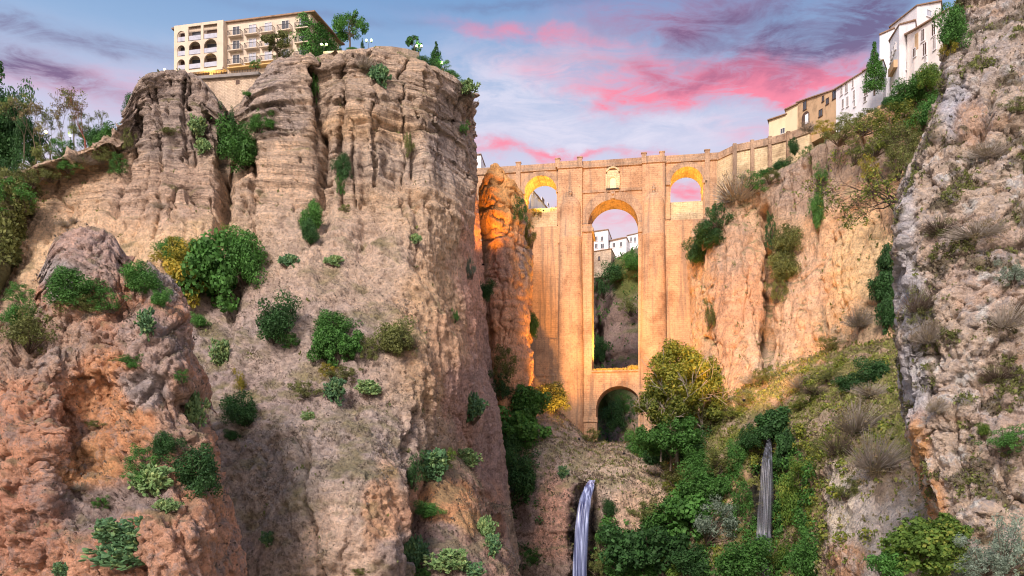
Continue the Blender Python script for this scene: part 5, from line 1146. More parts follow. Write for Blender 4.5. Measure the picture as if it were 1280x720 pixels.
 (984,560,13,26,'broad','dark','dark shrub hanging at the right side of the second waterfall'),
 (938,545,18,18,'round','dark','dark shrub left of the second waterfall top'),
 (922,572,14,24,'round','green','green shrub under the left of the fall top'),
 (990,620,18,44,'round','bright','bright green hanging growth right of the second waterfall'),
 (1005,590,18,22,'loose','bright','yellow green growth above the bright hanging one'),
 (1008,694,26,32,'round','green','green bush at the bottom right of the second waterfall'),
 (975,690,20,30,'loose','bright','yellow green growth at the foot of the second waterfall'),
 (925,697,42,32,'round','green','large green dome of bush left of the second waterfall foot'),
 (858,640,38,38,'broad','green','large fresh green bush in the middle of the gorge thicket'),
 (895,650,30,34,'loose','grey','silvery green bush in the gorge thicket'),
 (880,600,28,26,'round','green','green bush at the top of the gorge thicket'),
 (905,575,24,22,'loose','olive','olive growth on the rock above the gorge thicket'),
 (830,690,40,34,'broad','dark','dark broad bush low in the gorge thicket'),
 (785,690,36,36,'broad','dark','dark broad bush right beside the first waterfall'),
 (870,702,30,24,'round','dark','dark round bush at the bottom of the gorge thicket'),
 (806,638,24,18,'loose','olive','olive shrub on the pale rock right of the first waterfall'),
 (763,634,9,14,'round','dark','small dark shrub on the rock right of the first waterfall'),
 (756,668,14,24,'loose','green','green growth along the right edge of the first waterfall'),
 (748,702,14,20,'loose','olive','mossy growth at the foot of the first waterfall'),
 (820,566,24,24,'round','dark','dark bush at the left foot of the autumn tree'),
 (858,556,26,26,'round','dark','dark bush at the foot of the autumn tree, middle one'),
 (800,556,18,20,'round','green','green bush beside the lower arch'),
 (890,520,22,22,'loose','olive','olive bush right of the autumn tree'),
 (850,590,22,16,'loose','olive','olive shrub on the rocks under the autumn tree'),
 (818,655,20,20,'broad','green','green bush between the pale rock and the gorge thicket'),
 (842,608,22,16,'loose','lime','yellow green growth on the rock below the leafy tree'),
 (870,572,22,18,'round','green','green bush low between autumn tree and slope'),
 (930,625,18,30,'loose','green','green growth on the rock left of the second waterfall'),
 (945,690,16,20,'round','dark','dark bush at the foot of the second waterfall'),
 (893,612,18,18,'broad','green','leafy bush on the right edge of the gorge thicket'),
 (800,705,26,18,'loose','green','green bush at the bottom edge below the broad dark ones'),
 (845,706,24,18,'broad','bright','fresh bush at the bottom edge of the gorge thicket'),
 (1030,560,16,12,'loose','olive','olive growth on the crest of the pale rock right of the waterfall'),
 (1000,505,18,8,'loose','lime','light green strip on the slope above the fig bush'),
 (1020,490,30,9,'twiggy','olive','dull shrubs halfway up the grassy slope'),
 (915,515,20,10,'loose','lime','yellow green shrub on the slope right of the autumn tree'),
 (1090,490,26,12,'twiggy','brown','brown tufts right under the dark bush on the slope'),
 (1040,430,18,12,'loose','olive','olive shrub where the slope meets the orange cliff'),
 (940,476,16,9,'twiggy','brown','brown shrub where the slope meets the red pillar'),
 # near crag
 (1194,34,20,30,'round','green','green shrub on the near crag edge beside the white houses'),
 (1185,60,12,16,'loose','yellow','yellowish fringe under the green shrub on the near crag edge'),
 (1260,546,28,20,'loose','green','green shrub on the near crag, right side'),
 (1231,537,10,9,'round','bright','small vivid green shrub on the near crag'),
 (1268,340,22,18,'loose','grey','grey green shrub on the near crag at the right edge'),
 (1275,130,24,12,'loose','olive','olive growth on the near crag high at the right edge'),
 (1160,420,20,22,'twiggy','brown','dry brown plant mat on the near crag left side'),
 (1150,380,18,26,'twiggy','olive','dull olive plant mat on the near crag left side'),
 (1220,290,34,16,'twiggy','brown','dry mat across the middle of the near crag'),
 (1175,285,24,14,'twiggy','olive','olive mat on the near crag left of the dry one'),
 (1262,400,20,24,'twiggy','brown','dry plant on the near crag by the right frame edge'),
 (1250,470,24,16,'twiggy','olive','olive dry plant on the near crag above the green shrub'),
 (1172,510,16,14,'twiggy','brown','dry plant in a pocket low on the near crag'),
 (1235,190,24,14,'twiggy','brown','dry mat high on the near crag'),
 (1143,682,40,34,'broad','bright','bright yellow green fig bush in the bottom right foreground'),
 (1186,668,34,26,'broad','bright','second fig bush right of the first in the foreground'),
 (1112,706,24,20,'broad','green','low green bush left in the bottom right foreground'),
 (1170,708,30,16,'broad','bright','low fresh bush at the bottom edge of the foreground'),
 (1236,696,38,30,'loose','grey','silvery olive bush at the bottom right foreground'),
 (1272,680,30,44,'loose','grey','tall silvery bush at the bottom right corner'),
 (1205,712,24,16,'loose','grey','low silvery bush between the fig and the corner bush'),
]
for p in PL:
    x, y = p[0], p[1]
    Y = None
    if y > 640 and x > 1090: Y = 43. if x < 1215 else 36.
    plant(*p, Y=Y)
# rim and ridge shrubs that stand against the sky or the houses: depth given
for p in [
 (12,150,24,56,'round','dark','tall dark conifer mass at the left frame edge on the hill',160), (38,176,20,32,'round','dark','dark rounded tree beside the conifer at the left edge',156),
 (8,215,22,30,'loose','dark','shadowy shrub at the left edge below the conifer',137), (18,240,24,24,'loose','green','green bush on the far left slope',131), (35,218,18,16,'loose','olive','olive bush on the far left slope',134),
 (60,196,20,20,'loose','olive','thin olive thicket under the bare poplars, left part',151), (85,188,20,16,'loose','green','green thicket under the bare poplars, right part',150),
 (118,172,16,20,'round','dark','dark bush behind the rusty dead tree',151), (138,172,24,22,'round','green','green bush left of the rock turret',147), (146,186,18,12,'loose','olive','olive tuft left foot of the rock turret',145),
 (163,132,11,17,'round','dark','dark green bush stuck to the left side of the rock turret',148),
 (100,160,14,14,'loose','olive','olive crown among the bare poplars',152),
 (530,80,14,12,'round','dark','dark shrub on the brink right of the lookout',157), (548,84,16,9,'loose','green','green shrub beyond the dark one on the brink',160), (566,94,12,7,'round','green','low shrub on the falling right brink',162), (578,104,9,6,'loose','green','lowest shrub on the falling right brink',166),
 (355,68,22,7,'loose','olive','olive hedge at the foot of the hotel balconies',158), (318,80,10,6,'loose','green','small hedge at the hotel terrace end',160), (440,61,8,3,'round','green','low shrub on the lookout lawn',156),
 (1150,108,26,22,'round','green','dense green bush below the cream ended house',178), (1130,122,24,20,'round','green','dense green bush below the tallest white house',182), (1166,96,18,18,'round','bright','fresh green bush by the near crag under the windows',174), (1158,140,20,24,'round','green','green bush low beside the near crag edge',172), (1112,128,10,8,'round','dark','dark small bush at the foot of the tall white house',188),
 (1118,150,38,28,'loose','lime','yellow green crown on the rim below the old town',178), (1085,150,28,18,'loose','olive','olive crown on the rim below the cypress',186), (1050,165,24,16,'loose','olive','olive thicket below the white balcony house',196), (1032,158,16,10,'loose','yellow','yellow thicket below the ochre house',204), (1140,175,24,18,'loose','olive','olive crown near the crag below the fresh bushes',172),
 (1075,190,20,16,'loose','olive','olive shrub in the middle of the upper right cliff',182), (1100,178,22,18,'loose','lime','lime green crown on the rim left of the leaning bare tree',178), (1062,150,16,10,'loose','lime','lime shrub under the white balcony house right part',200), (1090,210,14,18,'loose','yellow','yellow leaved shrub among the bare branches',172), (1128,200,20,24,'loose','olive','olive crown behind the bare tree branches',168), (1010,160,12,8,'twiggy','brown','brown shrub at the foot of the ochre house',216),
 (992,182,7,13,'round','dark','small dark tree in front of the retaining wall',216), (1008,190,9,9,'loose','green','green shrub right of the small dark tree',212), (1018,200,12,10,'loose','olive','olive shrub on the rim under the ochre house',208), (975,206,14,9,'round','dark','dark shrub low before the retaining wall',219), (955,216,12,8,'round','green','green shrub where wall and cliff meet',222),
 (770,340,16,16,'round','dark','dark trees under the houses seen in the central arch',328), (790,325,12,14,'round','green','green trees right inside the central arch',324), (752,355,12,20,'loose','dark','dark shrub on the far left cliff in the arch',325), (787,380,14,16,'loose','olive','olive shrub halfway up in the central arch',316), (752,436,10,18,'round','dark','dark shrub deep at the bottom of the tall opening',318),
 (765,520,16,22,'round','dark','dark shrub inside the lower arch at left',290), (785,505,14,14,'loose','green','green slope shrub inside the lower arch',292), (672,266,8,6,'loose','yellow','lit yellow bush in the left side arch',262), (690,262,6,4,'loose','yellow','small lit bush in the left side arch corner',262)]:
    plant(*p[:7], Y=p[7], out=0)
# ------------------------------------------------------------------ trees
def tree(name, label, base, h, crown_r, n_leaf, leaf, colour, seed, trunk=.03, ctr=.68, kind='open', bark=None, cat='tree', group=None, limbs=9):
    r_ = np.random.RandomState(seed); t = empty(name, base); tag(t, label, cat, group); m = MB(); tips = []
    m.tube((0, 0, -h*.06), (h*.01, 0, h*.22), h*trunk, h*trunk*.75, 9, False); a = Vector((h*.01, 0, h*.22))
    for k in range(limbs):
        an = 2*math.pi*k/limbs+r_.uniform(-.3, .3); e = Vector((math.cos(an), math.sin(an), r_.uniform(.7, 1.6))).normalized(); branch_mb(m, a+Vector((0, 0, r_.uniform(0, h*.2))), e, h*.26, h*trunk*.42, 2, r_, .5, .7, .1, 3, tips, rmin=h*.003)
    m.tube(a, (h*.01, 0, h*.7), h*trunk*.75, h*trunk*.2, 7, False)
    m.build('trunk', bark or M_bark, t)
    c_, q = clumps(n_leaf[0], r_, tuple(x*1. for x in crown_r), (min(crown_r)*.18, min(crown_r)*.36), -.8, .8); c_ = c_+np.array((0, 0, h*ctr))
    V, F = leaves(c_, q, n_leaf[1], leaf, r_, shell=.3); me = mesh_arr('crown', V, F, False); link('crown', me, LM[colour], t); return t
def B3(px, py, Y): return tuple(W(px, py, Y))
d_ = depth(855, 560)
YT = 196.
tree('autumn_tree', 'tall tree turning yellow in front of the right bridge pier', B3(846, 572, YT), 29.5, (8.6, 7, 10), (80, 12000), .34, 'yellow2', 3, .014, .66, bark=M_palebark)
tree('autumn_tree', 'lower yellow green tree leaning towards the lower bridge arch', B3(826, 572, YT-3), 18, (6.5, 6, 6.0), (50, 7000), .33, 'lime', 31, .014, .66, bark=M_palebark)
tree('poplar_tree', 'green and yellow tree right behind the yellow one by the right pier', B3(876, 566, YT+3), 26, (6.5, 6, 10), (56, 9000), .34, 'lime', 4, .018, .60, bark=M_palebark)
tree('leafy_tree', 'green tree under the yellow one with its crown over the lower arch side', B3(838, 585, YT-4), 12.5, (9, 7, 6), (44, 10000), .32, 'green', 5, .02, .6)
tree('leafy_tree', 'tall leafy tree on the cliff top just right of the hotel', B3(437, 66, 160), 8.3, (3.9, 3.4, 3.0), (34, 3600), .2, 'green', 6, .028, .66)
tree('leafy_tree', 'small tree in front of the hotel balconies', B3(346, 80, 156), 7.0, (3.3, 2.6, 2.1), (28, 3000), .17, 'olive', 7, .028, .64)
tree('leafy_tree', 'dark bushy tree on the brink behind the lookout parapet', B3(518, 68, 161), 3.6, (2.1, 2, 1.5), (24, 2200), .14, 'dark', 8, .03, .6)
def conifer(label, base, h, r, n, leaf, colour, seed, name='cypress_tree', top=.05, wob=.12):
    r_ = np.random.RandomState(seed); t = empty(name, base); tag(t, label, 'tree'); m = MB(); m.tube((0, 0, -h*.05), (0, 0, h*.85), h*.02, h*.006, 8, False)
    c_ = []; q = []
    for k in range(110):
        z = r_.uniform(.08, 1)**.9; rr = r*(min(1, (1-z)*1.25+top))*(1 if z > .2 else .75+z); an = r_.uniform(0, 6.28); j = rr*r_.uniform(.35, .85); c_.append((j*math.cos(an), j*math.sin(an), z*h*.96)); q.append(max(.12*r, rr*.36))
    for k in range(14): a = c_[k]; m.tube((0, 0, a[2]*.9), a, h*.006, h*.002, 4, False)
    m.build('trunk', M_bark, t); V, F = leaves(c_, q, n, leaf, r_, squash=(1, 1, 1.5), shell=.3); link('crown', mesh_arr('crown', V, F, False), LM[colour], t); return t
conifer('tall dark green cypress standing between the white houses of the old town', B3(1093, 116, 196), 12.8, 3.0, 8000, .17, 'green', 11)
conifer('small pointed conifer against the sky on the right brink of the cliff', B3(545, 85, 161), 5.4, 1.6, 2400, .14, 'dark', 12)
conifer('tiny clipped cypress by the ivy covered hotel side', B3(425, 67, 158), 2.0, .6, 500, .08, 'dark', 13)
conifer('thin dark cypress between the leafy tree and the lamps on the cliff top', B3(453, 62, 157), 2.4, .45, 600, .08, 'dark', 15)
conifer('tall dark pine rising at the left frame edge', B3(-2, 225, 158), 24, 4.4, 7000, .3, 'dark', 14, 'pine_tree', .1)
# leafless trees
def bare(label, base, h, seed, name='bare_tree', lean=(0, 0, 1), spread=.45, depth_=4, bark=None, r=.016, tint=None, nl=0, colour='brown', group=None, up=.1, gn=.72, L=.34):
    r_ = np.random.RandomState(seed); t = empty(name, base); tag(t, label, 'tree', group); m = MB(); tips = []
    branch_mb(m, (0, 0, -.4), lean, h*L, h*r, depth_, r_, spread, gn, up, 3, tips, (2, 3), h*.0016); m.build('trunk', bark or M_bark, t)
    if nl:
        T = np.array(tips); V, F = leaves(T, np.full(len(T), h*.035), nl, h*.011, r_, shell=.05); link('crown', mesh_arr('crown', V, F, False), LM[colour], t)
    return t
bare('dark leafless tree leaning out beside the near crag below the old town', B3(1142, 296, 152), 24, 21, lean=(-.45, 0, 1), spread=.62, r=.024, nl=1500, colour='lime', up=.02, bark=M_darkbark, depth_=5)
bare('second leafless tree spreading left from the near crag', B3(1140, 262, 158), 17, 22, lean=(-1.0, 0, .45), spread=.6, r=.024, up=-.05, nl=120, colour='olive', bark=M_darkbark, depth_=5)
bare('thinly leaved tree standing on the rim right of the leaning bare tree', B3(1128, 262, 168), 21, 23, lean=(.05, 0, 1), spread=.5, r=.013, nl=2600, colour='olive')
for i, (px, py, h, lab) in enumerate([(30, 200, 15, 'leftmost bare poplar on the hill'), (45, 202, 14, 'bare poplar second from the left on the hill'), (62, 202, 12, 'short bare poplar third from the left on the hill'), (80, 196, 14, 'bare poplar near the middle of the hill row'), (92, 192, 13.5, 'bare poplar fourth from the turret in the hill row'), (55, 205, 9, 'low bare sapling among the hill poplars'), (116, 180, 8, 'low bare tree right of the rusty one')]):
    bare(lab, B3(px, py, 152), h, 30+i, 'bare_poplar', (vr.uniform(-.1, .1), 0, 1), .3, 4, r=.011, nl=900, colour='brown' if i % 2 else 'olive', up=.25, group='bare poplars on the left hill', gn=.7, L=.33)
bare('rust coloured dead tree on the left hill', B3(107, 186, 149), 9.5, 41, 'dead_tree', (0, 0, 1), .28, 4, M_rust, .022, nl=700, colour='brown', up=.3)
# ivy on the hotel side
def ivy():
    t = empty('ivy', (0, 0, 0)); tag(t, 'dense green ivy covering the right end of the hotel', 'climbing plant'); r_ = np.random.RandomState(9)
    fbs = face_basis(HP[1], HP[2]); p0, d, n, L = fbs; c_ = []
    for k in range(420):
        s = r_.rand()*L; z = CZ+84+r_.rand()*(12.2); c_.append((*(p0+d*s+n*r_.uniform(.1, .5)), z))
    p0, d, n, L = fb
    for k in range(150):
        z = CZ+84+r_.rand()*12.4; s = L-abs(r_.normal())*1.3; c_.append((*(p0+d*s+n*r_.uniform(.1, .4)), z))
    V, F = leaves(c_, np.full(len(c_), .8), 15000, .17, r_, squash=(1, 1, 1), asp=1.3, droop=.4); link('foliage', mesh_arr('foliage', V, F, False), LM['green'], t)
    m = MB(); m.tube((*(HP[1]+np.array((.4, -.2))), CZ+78), (*(HP[1]+np.array((.3, -.2))), CZ+94), .12, .05, 6); m.build('stem', M_bark, t)
ivy()
# ------------------------------------------------------------------ small scrub, grass (uncountable)
def scatter(name, label, surf, n, size, colour, mask, seed, blades=5, up=.6):
    P = dict((v[0], v[1]) for v in SURF.values())[surf]; nv, nu, _ = P.shape; N = normals(P); N = -N if N[..., 1].mean() > 0 else N
    Q = P.reshape(-1, 3); M_ = N.reshape(-1, 3); px, py = proj(Q); w_ = np.clip(mask(Q, px, py, M_), 0, 1)*((px > -30) & (px < 1310) & (py > -20) & (py < 740))
    r_ = np.random.RandomState(seed); k = r_.choice(len(Q), n, p=w_/w_.sum()); Pc = np.repeat(Q[k], blades, 0)+r_.normal(size=(n*blades, 3))*size*.8; nn = np.repeat(M_[k], blades, 0)
    m = n*blades; d = nn*.7+r_.normal(size=(m, 3))*.6+np.array((0, 0, up)); d /= np.linalg.norm(d, axis=1)[:, None]; b_ = np.cross(d, r_.normal(size=(m, 3))); b_ /= np.linalg.norm(b_, axis=1)[:, None]
    s = size*(.5+r_.rand(m))*np.repeat(.6+.8*r_.rand(n), blades); u = d*s[:, None]*1.2; v = b_*s[:, None]*.42
    V = np.stack([Pc-u*.2, Pc+u*.5-v, Pc+u, Pc+u*.5+v], 1).reshape(-1, 3)
    o = link(name, mesh_arr(name, V, np.arange(4*m).reshape(m, 4), False), LM[colour]); tag(o, label, 'scrub' if 'scrub' in name else 'grass', kind='stuff'); return o
nz = lambda P, s, sd, a, b_: sstep(a, b_, fbm(P, s, 3, .6, sd))
LM['straw'] = leaf_mat('dry_grass', (.16, .13, .08), (.30, .26, .15)); LM['scrub'] = leaf_mat('grey_scrub', (.07, .06, .045), (.16, .13, .10)); LM['meadow'] = leaf_mat('meadow_grass', (.11, .14, .035), (.24, .26, .07)); LM['straw2'] = leaf_mat('grey_straw', (.13, .11, .09), (.26, .22, .18)); LM['gold'] = leaf_mat('gold_grass', (.35, .28, .06), (.5, .36, .08))
scatter('dry_scrub', 'grey brown dry scrub dotted over the slope of the big cliff', 'left_cliff', 6500, .17, 'straw2', lambda P, x, y, n: sstep(320, 400, y)*(1-sstep(500, 560, x))*(.15+nz(P, 3.5, 61, -.1, .3))*(1-.9*sstep(590, 640, y)*sstep(385, 420, x)), 1)
scatter('green_scrub', 'small green tufts dotted over the slope of the big cliff', 'left_cliff', 1600, .26, 'olive', lambda P, x, y, n: sstep(300, 400, y)*(1-sstep(500, 580, x))*nz(P, 3.5, 62, .15, .4)+.5*sstep(.5, .8, n[:, 2])*(y < 300), 2)
scatter('hill_grass', 'olive and straw grass on the hill at the upper left', 'hillside', 4000, .4, 'olive', lambda P, x, y, n: (y < 330)*1., 3)
scatter('outcrop_scrub', 'small dry scrub on the red outcrop ledges', 'rock_outcrop', 1500, .16, 'scrub', lambda P, x, y, n: .05+sstep(.3, .7, n[:, 2])*nz(P, 3, 63, -.1, .3), 4)
scatter('slope_grass', 'green and straw coloured grass on the right bank slope', 'gorge_slope', 9000, .34, 'meadow', lambda P, x, y, n: (.03+sstep(.15, .5, n[:, 2])*(.3+nz(P, 5, 64, -.2, .2)))*(1-.8*sstep(1022, 1045, x)*sstep(545, 600, y)), 5)
scatter('straw_grass', 'dry straw grass on the right bank slope', 'gorge_slope', 6000, .34, 'straw', lambda P, x, y, n: (.05+sstep(.1, .5, n[:, 2])*nz(P, 5, 65, -.1, .3))*(1-.8*sstep(1022, 1045, x)*sstep(545, 600, y)), 6)
scatter('bank_scrub', 'dry grey scrub over the left bank under the bridge', 'gorge_bank', 5000, .28, 'scrub', lambda P, x, y, n: .1+sstep(0, .5, n[:, 2])*nz(P, 4, 66, -.2, .3), 7)
scatter('bank_grass', 'olive grass over the left bank under the bridge', 'gorge_bank', 2500, .28, 'olive', lambda P, x, y, n: .05+sstep(.1, .5, n[:, 2])*nz(P, 4, 67, 0, .35), 8)
scatter('spur_scrub', 'dry scrub on the low spur', 'rock_spur', 1200, .22, 'scrub', lambda P, x, y, n: .1+sstep(0, .5, n[:, 2]), 9)
scatter('crag_scrub', 'brown dry plants rooted all over the near grey crag', 'near_cliff', 9000, .09, 'scrub', lambda P, x, y, n: .006+sstep(.08, .24, fbm(P, (2.6, 2.6, 2.0), 4, .6, 101)+.10*n[:, 2]), 10, 6)
scatter('crag_grass', 'olive green plants rooted in patches on the near grey crag', 'near_cliff', 10000, .10, 'olive', lambda P, x, y, n: .004+sstep(.12, .26, fbm(P, (2.6, 2.6, 2.0), 4, .6, 101)+.10*n[:, 2])*nz(P, 2.2, 69, -.1, .2), 11, 6)
scatter('rim_scrub', 'olive scrub along the rims and cracks of the right cliff', 'right_cliff', 2600, .34, 'olive', lambda P, x, y, n: .01+sstep(.3, .7, n[:, 2])+.6*nz(P, (5, 5, 12), 70, .3, .5), 12)
scatter('far_scrub', 'dark scrub on the gorge slopes beyond the bridge', 'far_gorge', 2500, .7, 'green', lambda P, x, y, n: .05+sstep(.1, .6, n[:, 2])*nz(P, 12, 71, -.2, .2)+2*np.exp(-((x-787)/16)**2-((y-345)/26)**2), 13)
# leafy undergrowth filling the gorge between the bushes
def undergrowth(name, label, surf, n, per, R_, size, colour, mask, seed):
    P = dict((v[0], v[1]) for v in SURF.values())[surf]; N = normals(P); N = -N if N[..., 1].mean() > 0 else N; Q = P.reshape(-1, 3); M_ = N.reshape(-1, 3); px, py = proj(Q)
    w_ = np.clip(mask(Q, px, py, M_), 0, 1)*((py < 735)); r_ = np.random.RandomState(seed); k = r_.choice(len(Q), n, p=w_/w_.sum()); rr = R_*r_.uniform(.5, 1.3, n)
    V, F = leaves(Q[k]+M_[k]*(rr*.35)[:, None], rr, n*per, size, r_, (1, 1, .8), 1.5, .3, .3); tag(link(name, mesh_arr(name, V, F, False), LM[colour]), label, 'undergrowth', kind='stuff')
vg = lambda P, sd: sstep(-.12, .10, fbm(P, (7, 7, 7), 3, .6, sd))
undergrowth('undergrowth', 'dark green undergrowth filling the gorge floor right of the first waterfall', 'gorge_bank', 230, 60, 1.7, .30, 'green', lambda P, x, y, n: sstep(748, 770, x)*sstep(628, 668, y)*vg(P, 81), 21)
undergrowth('undergrowth', 'green undergrowth on the left bank gully', 'gorge_bank', 60, 60, 1.5, .28, 'dark', lambda P, x, y, n: (1-sstep(650, 690, x))*sstep(540, 600, y)*vg(P, 82), 22)
undergrowth('undergrowth', 'mixed green undergrowth on the wall around the second waterfall', 'gorge_slope', 330, 60, 1.5, .27, 'green', lambda P, x, y, n: sstep(856, 880, x)*(1-sstep(1010, 1030, x))*sstep(555, 600, y)*(1-np.exp(-((x-957)/13)**4))*vg(P, 83), 23)
undergrowth('undergrowth', 'yellow green undergrowth on the slope and wall right of the autumn tree', 'gorge_slope', 330, 50, 1.2, .26, 'lime', lambda P, x, y, n: sstep(850, 880, x)*(1-sstep(1100, 1125, x))*(1-.7*sstep(620, 660, y))*(.35+.65*sstep(480, 540, y))*(1-np.exp(-((x-957)/13)**4))*vg(P, 84), 24)
# golden grass on the ledge over the lower arch
def ledge_grass():
    r_ = np.random.RandomState(3); m = 2600; s = r_.uniform(bs(741), bs(797), m); t = r_.uniform(-.5, 2.5, m); hh = np.where(s > bs(785), 1.5, .75)*r_.uniform(.4, 1.2, m)
    P = np.c_[s, t, np.full(m, zled)]; d = np.c_[r_.normal(size=m)*.25, r_.normal(size=m)*.25, np.ones(m)]; b_ = np.c_[r_.normal(size=m), r_.normal(size=m), np.zeros(m)]; b_ /= np.linalg.norm(b_, axis=1)[:, None]
    u = d*hh[:, None]; v = b_*.14; V = np.stack([P-v, P+v, P+u*.6+v, P+u], 1).reshape(-1, 3); R3 = np.array(((UX[0], UT[0]), (UX[1], UT[1])))
    V[:, :2] = V[:, :2]@R3.T+BO[:2]
    tag(link('ledge_grass', mesh_arr('ledge_grass', V, np.arange(4*m).reshape(m, 4), False), LM['gold']), 'golden lit grass growing on the ledge of the bridge over the lower arch', 'grass', kind='stuff')
ledge_grass()
# ------------------------------------------------------------------ waterfalls
def water_mat(name, a, b_, sc):
    m = bpy.data.materials.new(name); m.use_nodes = True; q = G(m.node_tree); dens = 1.0 if sc < 2.25 else .55; p = m.node_tree.nodes['Principled BSDF']; p.inputs['Roughness'].default_value = .35; p.inputs['Specular IOR Level'].default_value = .5
    v = q.n('ShaderNodeTexCoord').outputs['Object']; n = q.noise(q.vmul(v, (1, .25, .012)), sc, 3, .5, .1); n2 = q.noise(q.vmul(v, (1, .25, .008)), sc*2.2, 2, .5)
    k = q.m('ADD', q.m('MULTIPLY', n, .65), q.m('MULTIPLY', n2, .35)); q.put(p.inputs['Base Color'], q.ramp(k, [(.36, a), (.52, tuple(x*.65+y*.35 for x, y in zip(a, b_))), (.64, b_)]))
    at = q.n('ShaderNodeAttribute', attribute_name='edge').outputs['Fac']; al = q.m('MULTIPLY', q.m('SUBTRACT', at, q.m('MULTIPLY', q.m('SUBTRACT', .62, k), 1.6), clamp=True), dens); q.put(p.inputs['Alpha'], al)
    return m
def waterfall(name, label, rows, mat, seed):
    """rows: (px_left, px_right, py, Y) down the fall; a bowed sheet with thickness"""
    r_ = np.random.RandomState(seed); nu = 30; A = cr(np.array(rows, float), np.linspace(0, 1, 90)); V = []; E = []
    for side in (0, 1):
        for l, r, y, Y in A:
            for k in range(nu):
                f_ = k/(nu-1); bow = math.sin(math.pi*f_); x = l+(r-l)*f_; p = W(x, y, Y); p[1] -= bow*.55+.12*math.sin(f_*23+y*.02)*bow-side*(.1+.3*bow); V.append(p); E.append(min(1, bow*2.6)**.8)
    F = []
    for s in (0, 1):
        o = s*90*nu
        for i in range(89):
            for k in range(nu-1): a = o+i*nu+k; F.append((a, a+1, a+nu+1, a+nu) if s == 0 else (a, a+nu, a+nu+1, a+1))
    me = mesh_arr(name, V, F); at = me.attributes.new('edge', 'FLOAT', 'POINT'); at.data.foreach_set('value', np.array(E, np.float32)); o = link(name, me, mat); tag(o, label, kind='structure'); return o
M_w1 = water_mat('falling_water', (.03, .045, .18), (.55, .64, .95), 2.2); M_w2 = water_mat('thin_falling_water', (.02, .02, .025), (.30, .32, .40), 2.3)
waterfall('waterfall', 'smooth white and blue waterfall pouring from the ledge under the bridge', [(736, 744, 600, 189), (730, 743, 609, 185.5), (723, 739, 628, 183), (719, 736.5, 655, 181.5), (716.5, 735, 690, 180.5), (715, 734, 720, 180), (713, 736, 800, 178)], M_w1, 1)
waterfall('waterfall', 'thin grey waterfall falling from the dark fig bush on the right bank', [(959, 964, 548, 176), (952, 966, 575, 169), (948, 967, 620, 167), (945, 966, 665, 166), (944, 965, 690, 163), (943, 965, 725, 161)], M_w2, 2)
# dark wet rock behind the falls comes from the rock colour; a pool below them
m = MB(); m.prism([W(650, 600, 150)[:2]*1, W(960, 600, 140)[:2], W(990, 600, 200)[:2], W(700, 600, 215)[:2]], -4, -.5); tag(m.build('river_pool', pmat('pool_water', (.03, .05, .05), .08, .6)), 'dark river pool at the bottom of the gorge', kind='structure')
# ------------------------------------------------------------------ lamps
M_globe = pmat('lamp_globe', (.8, .85, .6), .3, emit=((.75, 1.0, .35), 2.2)); M_globe2 = pmat('white_lamp_globe', (.9, .9, .9), .3, emit=((.9, .95, 1.), 1.5))
def street_lamp(px, py, Y, h, label, two=True, mat=None, power=60.):
    e = empty('street_lamp', W(px, py, Y)-np.array((0, 0, h))); tag(e, label, 'street lamp', 'lamps on the cliff top'); m = MB(); m.tube((0, 0, -1), (0, 0, h-.25), .07, .05, 8); m.tube((0, 0, 0), (0, 0, .5), .13, .1, 8)
    if two: m.tube((-.5, 0, h-.3), (.5, 0, h-.3), .035, None, 6); m.tube((0, 0, h-.5), (0, 0, h-.1), .05, .03, 6)
    m.build('pole', M_iron, e)
    for x in ((-.5, .5) if two else (0,)):
        m = MB(); m.ball((x, 0, h), .24, 12); m.build('globe', mat or M_globe, e, True); m = MB(); m.tube((x, 0, h-.42), (x, 0, h-.26), .08, .16, 8); m.build('globe_holder', M_iron, e)
    l = bpy.data.lights.new('lamp_light', 'POINT'); l.energy = power; l.color = (.85, 1, .5); l.shadow_soft_size = .3; lo = bpy.data.objects.new('lamp_light', l); col.objects.link(lo); lo.parent = e; lo.location = (0, -.5, h+.1)
street_lamp(405, 55.5, 157, 3.6, 'twin globe street lamp glowing in front of the ivy', power=500)
street_lamp(461, 50.5, 156, 3.2, 'twin globe street lamp right of the leafy tree by the lookout', power=300)
street_lamp(524, 57.5, 160, 2.8, 'twin globe street lamp in front of the dark bushy tree on the brink', power=300)
street_lamp(552.5, 79, 160, 1.6, 'single globe lamp low beside the small conifer on the brink', False, power=150)
street_lamp(206, 87, 147, 1.2, 'white globe lamp on top of the rock turret', False, M_globe2, 100)
street_lamp(57.5, 165, 150, 3.0, 'warm lamp glowing among the bare poplars on the hill', False, pmat('warm_globe', (1, .8, .5), .3, emit=((1, .62, .2), 9.)), 300)
street_lamp(88, 170, 151, 2.0, 'cold white lamp among the bare poplars on the hill', False, M_globe2, 100)
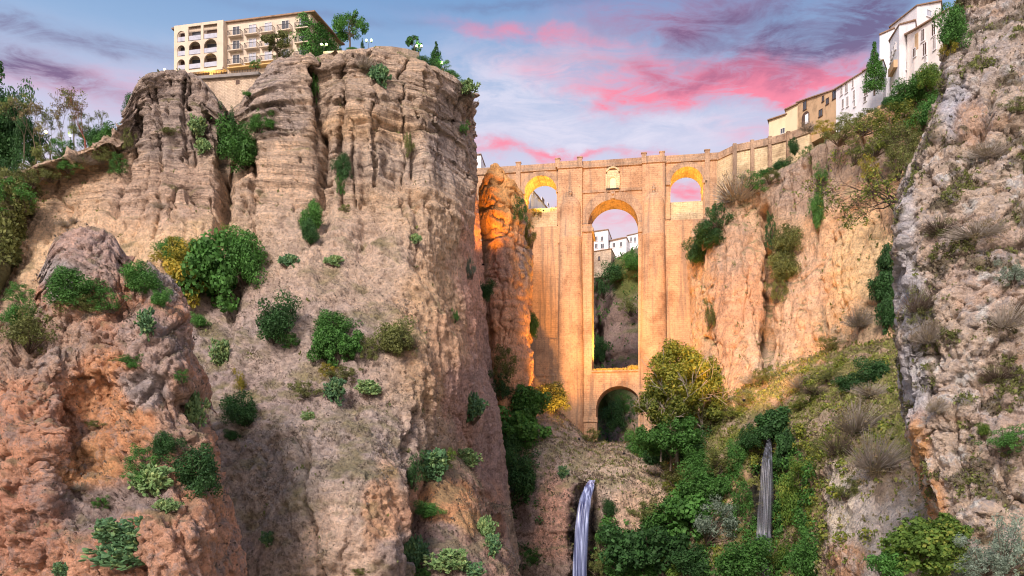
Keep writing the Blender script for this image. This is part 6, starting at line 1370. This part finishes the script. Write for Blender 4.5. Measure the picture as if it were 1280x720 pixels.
# floodlights of the bridge and the pillar (half hidden among the shrubs)
def flood(label, loc, target, power, colour, ang, blend=.6, size=.6):
    e = empty('floodlight', loc); tag(e, label, 'floodlight', None); d = (Vector(target)-Vector(loc)).normalized(); qd = d.to_track_quat('-Z', 'Y')
    m = MB(); m.box(-.3, .3, -.22, .22, .05, .3); o = m.build('housing', M_iron, e); o.rotation_euler = qd.to_euler(); m = MB(); m.box(-.26, .26, -.18, .18, .02, .048); o = m.build('lens', pmat('flood_lens', (1, .7, .3), .2, emit=(colour, 1.2)), e); o.rotation_euler = qd.to_euler()
    m = MB(); m.tube((0, 0, -.9), (0, 0, -.1), .04, None, 6); m.build('stand', M_iron, e)
    l = bpy.data.lights.new('flood', 'SPOT'); l.energy = power; l.color = colour; l.spot_size = R(ang); l.spot_blend = blend; l.shadow_soft_size = size; lo = bpy.data.objects.new('flood', l); col.objects.link(lo); lo.parent = e
    lo.rotation_euler = qd.to_euler(); lo.location = tuple(d*.1)
OR = (1., .44, .08); YE = (1., .60, .10)
flood('floodlight on the left bank aimed up at the left pier', W(724, 548, 211), W(712, 310, 251), 125000, OR, 84)
flood('floodlight on the right bank aimed up at the right pier', W(780, 566, 203), W(808, 300, 249), 140000, OR, 66)
flood('floodlight on the right bank aimed at the right cliff', W(930, 500, 168), W(945, 370, 210), 80000, (1., .48, .16), 80)
flood('floodlight under the rock pillar aimed at its top', W(604, 330, 204), W(622, 215, 224), 42000, (1., .33, .02), 60, 1.)
def BW(s, t, z): return (BO[0]+UX[0]*s+UT[0]*t, BO[1]+UX[1]*s+UT[1]*t, z)
flood('floodlight inside the left side arch', BW(cl+.5, 3.5, zsl+6.2), BW(cl, 4.5, zl+rl), 10000, YE, 165, .5, .3)
flood('floodlight inside the right side arch', BW(crr, 4.8, zsr+5.8), BW(crr, 4.6, zr+rr), 9000, YE, 165, .5, .3)
flood('floodlight on the ledge in the tall central opening', BW(cc+1, 4.5, zled+1.2), BW(cc-5, 4.5, zled+24), 60000, YE, 120, .6, .3)
flood('floodlight on the left impost lighting the central vault', BW(cc-rc+1.0, 4.5, zc_-1.6), BW(cc, 4.5, zc_+rc), 16000, (1., .50, .08), 130, .6, .3)
flood('floodlight in front of the pale retaining wall', W(955, 222, 222), W(945, 200, 237), 9000, (1., .74, .30), 140, .8)
flood('lamp lighting the hotel gallery from the terrace', W(262, 98, 168.5), W(270, 90, 172), 900, (1., .62, .15), 150, .8)

# low masonry at the foot of the lower arch, and worn steps on the near crag
lw = empty('low_wall'); tag(lw, 'low brown stone weir wall across the foot of the lower arch', 'wall')
poly_wall('wall_face', [W(741, 560, 236), W(801, 560, 233)], [Zr(555, 236), Zr(555, 233)], [Zr(585, 236)]*2, 1.5, M_rubble, lw)
